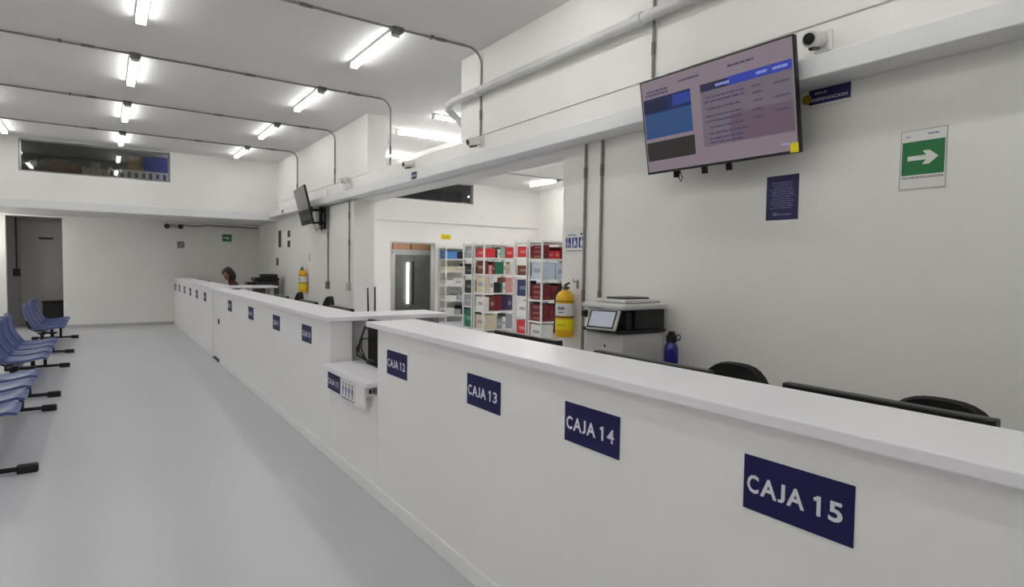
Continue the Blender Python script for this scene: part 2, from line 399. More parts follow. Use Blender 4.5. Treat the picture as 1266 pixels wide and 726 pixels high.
for k, r in enumerate(ROWS[1:]):
    t = thing('ceiling_conduit', 'thin metal conduit crossing the ceiling and dropping down the wall, %s' % ('out of view', 'above the camera', 'nearest of four', 'second of four', 'third of four', 'farthest of four')[k], 'conduit', (W-.03, r, 3.04), 'ceiling conduits')
    pts = [(-2.45, r, CZ-.014)] + [(x, r, CZ-.014 - .004*(i % 2)) for i, x in enumerate((-1.5, -.5, 1, 2.4))] + arc((W-.036, r, CZ-.014), (-1,0,0), (0,0,-1), .16) + [(W-.036, r, 3.045)]
    MB().tube(pts, .0115, 8).build('pipe', M_conduit, t, True)
    for x in (-.1, 3.0, 1.6):
        MB().tube([(x-.06, r, CZ-.016), (x+.06, r, CZ-.016)], .016, 8).build('coupling', M_box_metal, t, True)
    for x in (-.35, 2.9):
        wbox('clamp', M_box_metal, t, x-.012, x+.012, r-.03, r+.03, CZ-.028, CZ)
    MB().tube([(W-.036, r, 3.22), (W-.036, r, 3.32)], .015, 8).build('coupling', M_box_metal, t, True)
# storage room lights
for (x, y, al, lb) in ((4.98, 10.08, 'x', 'tube light behind the wall seen through the upper opening, middle one'),
                       (5.0, 8.67, 'x', 'tube light behind the wall seen through the upper opening, nearest one'),
                       (5.0, 12.35, 'x', 'tube light behind the wall seen through the upper opening, farthest one')):
    tube_light(x, y, al, lb, 'storage room tube lights', box_end=0, tm=M_tube2)
for (x, y, lb) in ((10.38, 13.6, 'tube light on the storage room ceiling seen through the lower opening'), (8.2, 12.9, 'added storage room tube light hidden by the beam over the back racks'),
                   (8.2, 11.3, 'added storage room tube light hidden by the beam over the middle racks'), (8.2, 8.6, 'added storage room tube light hidden by the beam over the front racks'),
                   (6.9, 12.3, 'added storage room tube light hidden by the beam before the doorway'), (6.7, 10.4, 'added storage room tube light hidden by the beam left of the racks'), (10.38, 10.0, 'added storage room tube light hidden by the pillar'), (6.9, 6.0, 'added unseen storage room tube light nearest the pillar'), (9.0, 6.0, 'added unseen storage room tube light farthest beyond the pillar')):
    tube_light(x, y, 'y', lb, 'storage room tube lights', tm=M_tube2)  # all but the first are unseen, added to brighten the storage room
t = thing('ceiling_conduit', 'thin conduit on the storage room ceiling beside its tube light', 'conduit', (8, 12.88, 3.97))
MB().tube([(5.9, 12.88, CZ-.014), (XP-.05, 12.88, CZ-.014)], .0115).build('pipe', M_conduit, t, True)
# big white pipe
t = thing('white_pipe', 'thick white pipe along the upper right wall bending into the opening', 'pipe', (W-.08, 2, 3.44))
px = W-.105
pts = [(px, -3.9, 3.49), (px, 3.3, 3.50), (px, 4.6, 3.505), (px, 6.05, 3.515), (px, 6.30, 3.515), (px+.01, 6.42, 3.50), (px+.05, 6.50, 3.47), (px+.12, 6.52, 3.42), (px+.2, 6.50, 3.36), (px+.24, 6.47, 3.28)]
MB().tube(pts, .043, 12).build('pipe', M_pipe_white, t, True)
for y in (1.0, 3.35, 5.75): MB().tube([(px, y-.05, 3.503), (px, y+.05, 3.503)], .05, 12).build('coupling', M_pipe_white, t, True)
# vertical conduits on right wall
def vcond(y, z0, z1, label, box=None, x=W):
    t = thing('wall_conduit', label, 'conduit', (x-.014, y, z0), 'vertical wall conduits')
    MB().tube([(x-.014, y, z1), (x-.014, y, z0)], .0125).build('pipe', M_conduit, t, True)
    for z in ((z0+z1)/2, z1-.25): MB().tube([(x-.014, y, z-.05), (x-.014, y, z+.05)], .016).build('coupling', M_box_metal, t, True)
    if box: wbox('switch_box', M_grey_panel if box == 'w' else M_box_metal, t, x-.05, x, y-.055, y+.055, z0-.13, z0+.01, .005)
vcond(4.03, .0, 2.67, 'left one of the two conduits beside the near yellow extinguisher')
vcond(3.82, .0, 2.67, 'right one of the two conduits, above the office printer')
vcond(9.98, 1.26, 2.65, 'conduit ending at a white switch box near the storage opening', 'w', W-.06)
vcond(11.33, 1.24, 3.0, 'conduit ending at a grey switch box beside the small television', 'g')
# ================================================================== TELEVISIONS
def tv(label, top_l, top_r, bot_c_x, bot_z, on, wid=1.155, hei=.652):
    tl, tr = Vector(top_l), Vector(top_r); right = (tr-tl).normalized(); mid = (tl+tr)/2
    botc = Vector((bot_c_x, mid.y, bot_z)); up = (mid-botc)
    t = frame('television', label, 'television', (mid+botc)/2, right, up)
    w, h = wid/2, hei/2
    case = lbox('case', M_black, t, -w, w, -h, h, -.035, 0, .004)
    lbox('bezel', M_black, case, -w, w, -h, -h+.016, 0, .004, .001); lbox('bezel', M_black, case, -w, w, h-.008, h, 0, .004, .001)
    lbox('bezel', M_black, case, -w, -w+.008, -h, h, 0, .004, .001); lbox('bezel', M_black, case, w-.008, w, -h, h, 0, .004, .001)
    lbox('rear_housing', M_black, t, -w*.6, w*.6, -h*.8, h*.35, -.075, -.035, .01)
    return t
def scr(name, c, e, rough=.18):
    return mat(name, tuple(v*.25 for v in c), .3, var=.02, emit=c, estr=e, spec=.35)
t = tv('large wall television showing a blue and grey listing screen', (3.2, 3.08, 2.912), (3.2, 1.925, 2.906), 3.315, 2.262, True)
w, h = .5775, .326
s = lbox('screen', scr('screen_mauve', (.46, .41, .445), .5), t, -w+.008, w-.008, -h+.016, h-.008, 0, .0015)
def scp(name, c, e, u0, u1, v0, v1, z=.0016):      # u from left 0..1, v from top 0..1
    return lbox(name, scr('scr_'+'_'.join('%d' % (q*100) for q in c), c, e), s, -w+2*w*u0, -w+2*w*u1, h-2*h*v1, h-2*h*v0, z, z+.0004)
scp('picture_panel', (.10, .13, .28), .5, .015, .372, .20, .36); scp('picture_panel', (.15, .26, .42), .5, .015, .372, .36, .62)
scp('picture_stripe', (.10, .11, .22), .5, .015, .2, .23, .34, .0021); scp('picture_stripe', (.13, .21, .50), .5, .24, .372, .22, .33, .0021)
scp('dark_panel', (.15, .14, .14), .5, .015, .378, .66, .86)
scp('table_panel', (.38, .345, .385), .5, .44, .985, .265, .81); scp('table_header', (.14, .13, .25), .5, .44, .62, .20, .275, .0021); scp('table_header', (.16, .22, .56), .5, .62, .985, .195, .275, .0021)
scp('watermark_patch', (.35, .29, .34), .5, .62, .985, .54, .80, .0021)
M_st = scr('screen_text_pale', (.48, .52, .74), .5); M_sd = scr('screen_text_dark', (.24, .23, .33), .5)
def sl(m, u0, u1, vs, hh, seed, z=.0026):
    return word_lines(s, m, -w+2*w*u0, -w+2*w*u1, [h-2*h*v for v in vs], hh, z, 'screen_text', seed)
sl(M_st, .54, .64, [.24], .016, 1); sl(M_st, .78, .86, [.235], .016, 2); sl(M_st, .88, .97, [.235], .016, 3); sl(M_sd, .29, .44, [.10], .014, 4)
sl(M_sd, .61, .80, [.10], .014, 5); sl(M_sd, .03, .23, [.13, .165], .014, 6); sl(M_sd, .46, .72, [.34,.38,.45,.52,.57,.63,.69,.74,.78], .011, 7); sl(M_sd, .76, .82, [.34,.40,.47,.55,.62], .011, 8); sl(M_sd, .88, .97, [.36,.48,.60], .011, 9)
lbox('energy_sticker', M_yellow2, t, w-.055, w-.004, -h+.004, -h+.06, .004, .0046); lbox('screen_logo', M_st, t, w-.105, w-.06, -h+.055, -h+.065, .003, .0035)
for x in (-.36, -.12, .07): lbox('mount_latch', M_black, t, x-.016, x-.008, -h-.045, -h+.02, -.06, -.035); lbox('mount_latch', M_black, t, x+.008, x+.016, -h-.045, -h+.02, -.06, -.035)
MB().tube([(-.33, -h, -.05), (-.345, -h-.05, -.05), (-.33, -h-.075, -.05), (-.315, -h-.05, -.05), (-.33, -h, -.05)], .004, 6).build('pull_cord', M_black, t, True, world=False)
for x in (-.2, .2): lbox('mount_rail', M_darkmetal, t, x-.02, x+.02, -.28, .2, -.10, -.076)
t2 = thing('television_mount', 'black wall bracket behind the large television', 'mount', (3.5, 2.5, 2.35))
wbox('wall_plate', M_darkmetal, t2, W-.02, W, 2.2, 2.8, 2.45, 2.67); wbox('arm', M_darkmetal, t2, 3.38, W-.02, 2.30, 2.34, 2.52, 2.56); wbox('arm', M_darkmetal, t2, 3.38, W-.02, 2.66, 2.70, 2.52, 2.56)
k = .965
t = tv('small far television tilted on a black jointed wall bracket', (3.24*k, 12.65*k, 3.035), (3.125*k, 11.5*k, 3.035), 3.36*k, 2.30, False, 1.12, .70)
lbox('screen', M_glass_dark, t, -.552, .552, -.334, .342, 0, .002)
t2 = thing('television_mount', 'black jointed wall bracket holding the small far television', 'mount', (3.5, 11.6, 2.3))
wbox('wall_plate', M_darkmetal, t2, W-.025, W, 11.5, 11.56, 2.25, 2.70, .004); wbox('wall_plate', M_darkmetal, t2, W-.025, W, 11.72, 11.78, 2.25, 2.70, .004)
for z in (2.36, 2.60):
    MB().tube([(W-.02, 11.64, z), (3.42, 11.42, z), (3.30, 11.62, z)], .022, 6).build('arm', M_darkmetal, t2)
    wbox('cross_bar', M_darkmetal, t2, W-.03, W-.02, 11.45, 11.82, z-.03, z+.03)
MB().tube([(3.42, 11.42, 2.30), (3.42, 11.42, 2.66)], .024, 8).build('pivot', M_darkmetal, t2, True)
wbox('head_plate', M_darkmetal, t2, 3.275, 3.30, 11.5, 11.74, 2.34, 2.66, .004)
MB().tube([(W-.03, 11.55, 2.3), (3.47, 11.5, 2.2), (3.44, 11.55, 2.28), (3.4, 11.6, 2.22), (3.35, 11.62, 2.35)], .008, 6).build('cable', M_black, t2, True)
# ================================================================== WALL DEVICES AND SIGNS
def bullet_camera(y, z, label, d, x=W-.022, s=1.0):
    t = thing('security_camera', label, 'camera', (x, y, z), 'bullet security cameras')
    wbox('base', M_white_pl, t, x-.025, x, y-.055*s, y+.045*s, z-.06*s, z+.06*s, .01, 2)
    MB().tube([(x-.025, y, z-.02*s), (x-.06, y, z-.03*s)], .02*s, 10).build('bracket', M_grey_panel, t, True)
    d = Vector(d).normalized(); a = Vector((x-.055*s, y, z+.005)) - d*.03*s
    MB().tube([a, a+d*.02*s, a+d*.15*s], [.034*s, .045*s, .045*s], 16).build('body', M_white_pl, t, True)
    MB().tube([a+d*.15*s, a+d*.158*s], [.045*s, .041*s], 16).build('hood', M_white_pl, t, True)
    MB().tube([a+d*.150*s, a+d*.162*s], .031*s, 16).build('lens', M_black, t, True)
    MB().tube([a+d*.04*s-Vector((0,0,.046*s)), a+d*.13*s-Vector((0,0,.05*s))], .014*s, 8).build('under_rail', M_dgrey, t, True)
bullet_camera(1.93, 2.93, 'white bullet camera on the beam right of the large television', (-.9, -.12, -.22), s=1.05)
bullet_camera(5.78, 2.97, 'white bullet camera under the conduit left of the large television', (-.93, .02, -.2))
bullet_camera(7.55, 2.96, 'white bullet camera on the beam below the upper opening, farther one', (-.93, -.05, -.2), x=W)
def emergency_light(p, f, label):
    t = frame('emergency_light', label, 'emergency light', p, *f)
    lbox('case', M_white_pl, t, -.13, .13, -.05, .05, .001, .06, .01)
    for s_ in (-1, 1):
        MB().tube([(s_*.07, .05, .03), (s_*.085, .085, .04)], .01, 6).build('neck', M_dgrey, t, True, world=False)
        a = Vector((s_*.09, .11, .02))
        MB().tube([a, a+Vector((s_*.02, -.01, .08))], [.03, .05], 12).build('lamp_head', M_white_pl, t, True, world=False)
        MB().tube([a+Vector((s_*.02, -.01, .08)), a+Vector((s_*.021, -.0105, .086))], .044, 12).build('lens', M_grey_pl, t, True, world=False)
emergency_light((W-.024, 10.15, 2.92), NX, 'white two lamp emergency light on the beam above the pilaster')
t = frame('emergency_light', 'dark two lamp emergency light under the ledge on the back wall', 'emergency light', (1.5, YB-.002, 2.50), *NY)
lbox('case', M_grey_panel, t, -.09, .09, -.05, .03, .001, .06, .008)
for s_ in (-1, 1):
    a = Vector((s_*.15, -.01, .02)); MB().tube([a, a+Vector((0, -.02, .09))], [.04, .065], 12).build('lamp_head', M_dgrey, t, True, world=False)
t = thing('wall_cable', 'grey cable sagging along the back wall from the emergency light', 'cable', (2.5, YB-.01, 2.5))
MB().tube([(1.66, YB-.01, 2.52), (2.0, YB-.01, 2.50), (2.3, YB-.01, 2.54), (2.9, YB-.01, 2.53), (3.5, YB-.01, 2.52)], .012, 6).build('cable', M_dgrey, t, True)
# green arrow signs
def arrow_sign(p, f, w_, h_, label, full=True):
    t = frame('evacuation_sign', label, 'sign', p, *f)
    lbox('sheet', M_paper, t, -w_/2, w_/2, -h_/2, h_/2, .0005, .003, .0005)
    if full:
        for (a, b, c, d) in ((-w_/2+.004, w_/2-.004, h_/2-.006, h_/2-.004), (-w_/2+.004, w_/2-.004, -h_/2+.004, -h_/2+.006), (-w_/2+.004, -w_/2+.006, -h_/2+.004, h_/2-.004), (w_/2-.006, w_/2-.004, -h_/2+.004, h_/2-.004)):
            lbox('printed_border', M_ink, t, a, b, c, d, .003, .0034)
        g0, g1 = -h_*.255, h_*.30
    else: g0, g1 = -h_*.42, h_*.42
    gw = w_*.445
    lbox('green_field', M_green, t, -gw, gw, g0, g1, .003, .0038)
    cy = (g0+g1)/2; u = gw*.72
    MB().prism([(-u, cy-u*.17), (u*.22, cy-u*.17), (-u*.02, cy-u*.5), (u*.42, cy-u*.5), (u, cy), (u*.42, cy+u*.5), (-u*.02, cy+u*.5), (u*.22, cy+u*.17), (-u, cy+u*.17)], .0038, .0046).build('arrow', M_paper, t, world=False)
    if full:
        text(t, 'VIA DE EVACUACION', 0, -h_*.30, .0036, M_ink, w=w_*.86, h=.0115, bold=.02)
        text(t, 'INDECO', w_*.22, h_*.41, .0036, M_ink_soft, w=w_*.26, h=.009, bold=.01) if False else word_lines(t, M_ink_soft, w_*.08, w_*.34, [h_*.405], .008, .0034, 'printed_words', 3)
        word_lines(t, M_ink_soft, -w_*.38, -w_*.28, [h_*.385], .006, .0034, 'printed_words', 4)
arrow_sign((W, 1.39, 2.177), NX, .222, .316, 'white and green evacuation arrow sign on the bare wall right of the large television')
arrow_sign((2.735, YB, 2.23), NY, .25, .22, 'small green arrow sign on the far back wall', False)
t = frame('notice', 'small grey square notice on the far back wall below the emergency light', 'notice', (1.66, YB, 2.01), *NY)
lbox('sheet', M_paper, t, -.09, .09, -.10, .10, .0005, .003); lbox('printed_field', mat('mauve_print', (.55, .50, .56), .6), t, -.08, .08, -.07, .09, .003, .0035); text(t, '%', 0, .01, .004, M_letters, h=.09, bold=.02) if False else MB().tube([(-.04, -.03, .004), (.04, .05, .004)], .006, 6).build('printed_mark', M_letters, t, world=False)
t = frame('blue_notice', 'navy notice sheet with small white centred text below the large television', 'notice', (W, 2.17, 2.042), *NX)
lbox('sheet', mat('navy_paper', (.13, .12, .33), .5), t, -.108, .108, -.14, .14, .0005, .002)
word_lines(t, M_ink_soft, -.085, .085, [.095-.0145*k for k in range(12)], .0062, .0022, 'text_lines', 11, jag=.35)
lbox('printed_logo', M_ink_soft, t, -.06, -.03, -.112, -.092, .002, .0024); word_lines(t, M_ink_soft, -.026, .06, [-.106], .01, .0022, 'text_lines', 12, jag=0)
t = frame('area_sign', 'navy sign reading AREA DE DISPENSACION under the beam', 'sign', (W-.004, 1.90, 2.618), *NX)
lbox('sheet', M_paper, t, -.132, .132, -.058, .052, 0, .003)
lbox('navy_band', mat('violet_navy', (.14, .10, .36), .45), t, -.115, .13, -.038, .05, .003, .0036)
text(t, 'AREA DE', -.045, .026, .004, M_letters, w=.075, h=.014, bold=.005); text(t, 'DISPENSACION', .008, -.012, .004, M_letters, w=.21, h=.019, bold=.008)
MB().lathe([(.001, .003), (.03, .003), (.03, .004), (.001, .004)], (-.128, .0, 0), 16).build('yellow_disc', mat('ochre_print', (.62, .52, .12), .5), t, world=False)
t = frame('beam_sign', 'small navy sign on the beam above the storage room opening', 'sign', (W-.222, 7.12, 2.735), *NX)
lbox('sheet', M_paper, t, -.15, .15, -.05, .05, 0, .003); lbox('navy_band', M_navy, t, -.06, .09, -.045, .045, .003, .004); text(t, 'DIS', .01, .0, .0044, M_letters, w=.1, h=.03)
t = frame('beam_sign', 'tiny navy sign on the beam left of the small far television', 'sign', (W-.222, 13.9, 2.735), *NX)
lbox('sheet', M_paper, t, -.12, .12, -.05, .05, 0, .003); lbox('navy_band', M_navy, t, -.05, .07, -.03, .03, .003, .004)
t = frame('access_sign', 'white sign with three blue accessibility icons on the pillar above the near extinguisher', 'sign', (W, 4.17, 1.815), *NX)
lbox('sheet', M_paper, t, -.145, .145, -.115, .135, .0005, .003, .0005)
for i, x in enumerate((-.09, 0, .09)):
    lbox('icon_tile', M_icon if i != 1 else M_icon, t, x-.036, x+.036, -.052, .04, .003, .0036)
    mb = MB(); mb.lathe([(.001,.0036),(.009,.0036),(.009,.0042),(.001,.0042)], (x-.006+.004*i, .024, 0), 10)
    if i == 0: mb.prism([(x-.012,.01),(x-.002,.01),(x-.002,-.012),(x+.016,-.012),(x+.022,-.038),(x+.013,-.038),(x+.008,-.02),(x-.012,-.02)], .0036, .0042); mb.prism([(x-.024,-.01),(x-.016,-.01),(x-.012,-.036),(x+.004,-.04),(x+.004,-.046),(x-.018,-.042)], .0036, .0042)
    elif i == 1: mb.prism([(x-.012,.012),(x+.012,.012),(x+.024,-.04),(x+.016,-.04),(x+.006,-.01),(x+.0,-.044),(x-.01,-.044)], .0036, .0042); mb.prism([(x-.026,-.044),(x-.021,-.044),(x-.008,-.004),(x-.012,-.002)], .0036, .0042)
    else: mb.prism([(x-.012,.012),(x+.016,.012),(x+.02,-.014),(x+.012,-.044),(x-.008,-.044),(x-.012,-.014)], .0036, .0042)
    mb.build('pictogram', M_letters, t, world=False)
lbox('printed_line', M_icon, t, -.115, .125, -.084, -.078, .003, .0036); word_lines(t, M_ink_soft, -.11, .03, [.062], .01, .0032, 'printed_words', 5); MB().lathe([(.001,.003),(.012,.003),(.012,.0036),(.001,.0036)], (.09, .068, 0), 10).build('printed_emblem', M_ink, t, world=False)
for (y, z, w_, h_, lb) in ((15.1, 2.17, .30, .42, 'tall dark notice on the far right wall, leftmost of three'), (14.25, 2.26, .26, .17, 'upper small dark notice on the far right wall'), (14.25, 2.03, .26, .17, 'lower small dark notice on the far right wall'), (15.35, 1.62, .26, .2, 'small grey notice on the far right wall below the tall one')):
    t = frame('notice', lb, 'notice', (W, y, z), *NX)
    lbox('sheet', M_paper, t, -w_/2, w_/2, -h_/2, h_/2, .0005, .003); lbox('printed_field', M_dgrey, t, -w_/2+.01, w_/2-.01, -h_/2+.01, h_/2-.01, .003, .0036)
t = frame('yellow_sign', 'yellow warning sign above the storage room doorway', 'sign', (8.17, YU-.001, 2.41), *NY)
lbox('sheet', M_yellow2, t, -.16, .16, -.07, .07, .0005, .004); word_lines(t, mat('ochre_ink', (.55, .45, .05), .6), -.12, .12, [.03, -.005, -.035], .014, .0042, 'printed_words', 9)
# extinguishers
def extinguisher(x, y, z0, hgt, r, label, dirx=-1):
    t = thing('fire_extinguisher', label, 'extinguisher', (x, y, z0), 'yellow fire extinguishers')
    H = hgt
    cyl = MB().lathe([(r*.86, 0), (r, .012), (r, H*.70), (r*.93, H*.77), (r*.62, H*.83), (r*.32, H*.86), (.024, H*.875)], (x, y, z0), 20).build('cylinder', M_yellow, t, True)
    MB().lathe([(r+.0015, H*.40), (r+.0015, H*.62)], (x, y, z0), 20).build('paper_label', M_paper, cyl, True)
    MB().lathe([(r+.002, H*.14), (r+.002, H*.33)], (x, y, z0), 20).build('yellow_sleeve', M_yellow2, cyl, True)
    MB().lathe([(r+.004, H*.365), (r+.004, H*.385)], (x, y, z0), 20).build('strap', M_dgrey, cyl, True)
    MB().lathe([(r+.0025, H*.655), (r+.0025, H*.668)], (x, y, z0), 20).build('band', M_dgrey, cyl, True)
    MB().lathe([(.026, H*.87), (.03, H*.89), (.026, H*.93), (.018, H*.94)], (x, y, z0), 12).build('valve', M_chrome, t, True)
    MB().tube([(x, y, z0+H*.93), (x-.02, y-.03, z0+H*.96), (x-.04, y-.10, z0+H*1.0)], [.012, .011, .008], 8).build('lever', M_darkmetal, t, True)
    MB().tube([(x, y, z0+H*.91), (x-.02, y-.04, z0+H*.92), (x-.04, y-.10, z0+H*.91)], [.012, .01, .008], 8).build('handle', M_darkmetal, t, True)
    MB().tube([(x, y+.02, z0+H*.9), (x-.02, y+.06, z0+H*.92), (x-.03, y+r+.015, z0+H*.80), (x-.03, y+r+.018, z0+H*.4), (x-.03, y+r+.015, z0+H*.18)], [.011, .011, .011, .011, .013], 8).build('hose', M_black, t, True)
    MB().tube([(x-.03, y+r+.015, z0+H*.2), (x-.03, y+r+.015, z0+H*.06)], [.013, .018], 8).build('nozzle', M_black, t, True)
    def patch(name, m, a0, a1, h0, h1, rr):
        mb = MB(); mb.grid(lambda u, v: (x+rr*math.cos(a0+(a1-a0)*u), y+rr*math.sin(a0+(a1-a0)*u), z0+H*(h0+(h1-h0)*v)), 4, 1); return mb.build(name, m, cyl, True)
    for i_ in range(4): patch('label_print', M_icon, math.pi*1.02+.20*i_, math.pi*1.02+.20*i_+.14, .51, .56, r+.0022)
    patch('label_print', M_ink_soft, math.pi*1.05, math.pi*1.25, .45, .47, r+.0022); patch('sleeve_print', M_ink, math.pi*1.0, math.pi*1.3, .225, .235, r+.0026)
    return t
extinguisher(3.44, 4.165, .955, .49, .083, 'yellow fire extinguisher with white label hung on the pillar beside the printer')
f_ = frame('hook_bracket', 'small metal hook holding the near yellow extinguisher', 'bracket', (W, 4.12, 1.42), *NX)
lbox('plate', M_chrome, f_, -.015, .015, -.03, .05, .0005, .004); MB().tube([(0, .03, .003), (0, .035, .05), (0, .06, .06)], .005, 6).build('hook', M_chrome, f_, True, world=False)
t = extinguisher(3.45, 12.75, .98, .54, .085, 'yellow fire extinguisher on the right wall below the small far television')
t = frame('hook_bracket', 'small metal hook above the far yellow extinguisher', 'bracket', (W, 12.6, 1.72), *NX); lbox('plate', M_chrome, t, -.02, .02, -.08, .08, .0005, .006)
t = frame('extinguisher_text', 'dark print on the white label of the near extinguisher', 'print', (3.40, 4.165, 1.21), (.3,-.95,0), (0,0,1)) if False else None
# ================================================================== BEHIND THE NEAR COUNTER
def desk(x0, x1, y0, y1, z, label):
    t = thing('desk', label, 'desk', ((x0+x1)/2, (y0+y1)/2, 0), 'work desks behind the counters')
    wbox('desktop', M_grey_pl, t, x0, x1, y0, y1, z-.03, z, .004)
    for x in (x0+.06, x1-.06):
        for y in (y0+.1, y1-.1): wbox('leg', M_darkmetal, t, x-.025, x+.025, y-.025, y+.025, 0, z-.03)
    wbox('modesty_rail', M_grey_pl, t, x1-.08, x1-.06, y0+.13, y1-.13, z-.15, z-.03)
desk(1.87, 2.5, -1.2, 3.6, .745, 'long grey work desk behind the nearest counter')
desk(1.87, 2.42, 5.3, 10.1, .745, 'long grey work desk behind the middle counter')
desk(1.87, 2.42, 11.6, 17.2, .745, 'long grey work desk behind the farthest counter')
def monitor(x, yc, ztop, label, z0=.745, wid=.64, hei=.385):
    t = thing('monitor', label, 'monitor', (x, yc, z0), 'computer monitors behind the counters')
    wbox('bezel_case', M_black, t, x-.022, x+.022, yc-wid/2, yc+wid/2, ztop-hei, ztop, .006, 2)
    wbox('screen', M_glass_dark, t, x+.022, x+.024, yc-wid/2+.012, yc+wid/2-.012, ztop-hei+.02, ztop-.012)
    wbox('stem', M_black, t, x-.03, x-.005, yc-.03, yc+.03, z0+.012, ztop-.15, .004)
    wbox('foot', M_black, t, x-.10, x+.11, yc-.12, yc+.12, z0, z0+.012, .004)
    return t
monitor(2.08, .915, 1.170, 'long black monitor top edge nearest the camera, before an office chair'); monitor(2.08, 1.91, 1.162, 'thin black monitor top edge just below the office printer and bottle', wid=.70); monitor(2.08, 2.875, 1.177, 'black monitor top edge in front of the storage racks')
for (y, lb) in ((5.97,'dark monitor edge behind the middle counter nearest the antennas'), (7.14,'dark monitor edge behind the middle counter, second from the antennas'), (8.42,'dark monitor edge behind the middle counter, farthest one')): monitor(2.0, y, 1.148, lb)
for (y, lb) in ((16.6,'tiny dark monitor edge closest to the back wall'), (15.3,'tiny dark monitor edge left of the seated person')): monitor(2.0, y, 1.165, lb)
# monitor on low ledge seen from the back, with cables
t = monitor(1.825, 4.44, 1.135, 'black back of a monitor standing on the low ledge behind CAJA 11', .79, .56, .335)
for i, (dy, r) in enumerate(((0, .0), (.06, .03), (.11, .05))):
    MB().tube([(1.80, 4.50+dy*.6, 1.09-.03*i), (1.765, 4.62+dy*.6, 1.11-.02*i), (1.735-.008*i, 4.665+dy*.5, 1.02-.06*i), (1.73-.01*i, 4.68+dy*.4, .90-.03*i), (1.75, 4.62, .81), (1.80, 4.52, .797)], .0065, 6).build('cable', M_black, t, True)
MB().tube([(1.79, 4.55, .99), (1.74, 4.66, .98), (1.71, 4.73, .90), (1.72, 4.735, .84), (1.76, 4.65, .80)], .006, 6).build('cable', M_black, t, True)
# office chairs
def office_chair(x, y, ztop, face, label):
    t = thing('office_chair', label, 'office chair', (x, y, 0), 'black office chairs')
    def back(u, v):
        a = (u-.5)*2; top = ztop - .0
        wv = .245*(1-.10*(1-v)); yy = a*wv
        hz = (ztop-.42) + .42*v
        hz -= (.16*abs(a)**3.2)*v
        return (x + .05 + .05*(1-a*a)*1.0 - .06*(v-.5), y + yy, hz)
    o = MB().grid(back, 14, 8, .045).build('backrest', M_black_soft, t, True)
    wbox('seat', M_black_soft, t, x-.40, x+.06, y-.24, y+.24, .43, .50, .03, 3)
    MB().tube([(x-.17, y, .11), (x-.17, y, .43)], .028, 10).build('gas_lift', M_darkmetal, t, True)
    MB().tube([(x-.1, y, .42), (x+.10, y, .43), (x+.115, y, .72)], .02, 8).build('back_stem', M_black, t, True)
    for k_ in range(5):
        a = 2*math.pi*k_/5+.3; e = (x-.17+.27*math.cos(a), y+.27*math.sin(a))
        MB().tube([(x-.17, y, .12), (e[0], e[1], .07)], [.022, .015], 6).build('base_arm', M_black, t)
        MB().lathe([(.01, -.02), (.027, -.015), (.027, .015), (.01, .02)], (e[0], e[1], .028), 10, 'x').build('caster', M_black, t, True)
office_chair(2.74, 1.93, 1.085, 1, 'black office chair back beside the blue bottle')
office_chair(2.70, .97, 1.082, 1, 'black office chair back behind the CAJA 15 monitor')
office_chair(2.90, 9.32, 1.077, 1, 'black office chair top near the switch box behind the middle counter')
office_chair(2.95, 11.21, 1.062, 1, 'black office chair top below the far extinguisher')
# printer table, printer, bottle
t = thing('side_table', 'grey table against the wall under the office printer', 'table', (3.28, 3.1, 0))
wbox('tabletop', M_dgrey, t, 3.02, W-.03, 2.3, 3.72, .815, .845, .004)
for x in (3.06, 3.48):
    for y in (2.36, 3.66): wbox('leg', M_darkmetal, t, x-.02, x+.02, y-.02, y+.02, 0, .815)
PX0, PX1, PY0, PY1, PZ = 3.06, 3.50, 3.06, 3.455, .847
t = thing('office_printer', 'grey and black multifunction office printer with a tilted touch screen', 'printer', (3.28, 3.28, PZ))
wbox('body', M_grey_pl, t, PX0, PX1, PY0, PY1, PZ, PZ+.26, .012, 2)
MB().prism([(PX0-.004, PY0+.02), (PX0-.004, PY1-.02), (PX0+.002, PY1-.02), (PX0+.002, PY0+.02)], PZ+.13, PZ+.245).build('front_door', M_grey_pl, t)
wbox('paper_tray', M_grey_pl, t, PX0-.006, PX0+.003, PY0+.01, PY1-.01, PZ+.015, PZ+.115, .003); wbox('power_button', M_dgrey, t, PX0-.007, PX0-.003, PY0+.16, PY0+.18, PZ+.15, PZ+.17, .002)
wbox('output_tray', M_black, t, PX0-.03, PX1, PY0-.02, PY1, PZ+.262, PZ+.285, .004)
wbox('black_side', M_black, t, PX0+.13, PX1, PY0-.004, PY1, PZ+.285, PZ+.43, .006); wbox('rear_column', M_black, t, PX0+.06, PX0+.13, PY0+.02, PY0+.14, PZ+.285, PZ+.42, .006)
wbox('left_column', M_grey_pl, t, PX0+.02, PX1, PY1-.07, PY1+.0, PZ+.285, PZ+.43, .006)
wbox('scanner', M_grey_pl, t, PX0-.02, PX1, PY0-.03, PY1+.02, PZ+.432, PZ+.475, .014, 2)
mb = MB(); mb.box(PX0+.05, PX1-.02, PY0+.02, PY1-.03, PZ+.475, PZ+.505, .012, 2); mb.build('feeder_lid', M_grey_pl, t)
wbox('feeder_tray', M_dgrey, t, PX0+.10, PX1-.08, PY0+.08, PY1-.12, PZ+.505, PZ+.518, .004)
wbox('side_knob', M_black, t, PX0-.05, PX0-.02, PY1-.06, PY1+.0, PZ+.36, PZ+.42, .01)
tp = frame('touch_screen', None, None, (PX0-.08, PY0+.21, PZ+.355), (.28,-.96,0), (.42,.12,.9))
tp.parent = t; tp.matrix_parent_inverse = Matrix.Translation((-3.28, -3.28, -PZ))
bpy.data.objects.remove(tp)
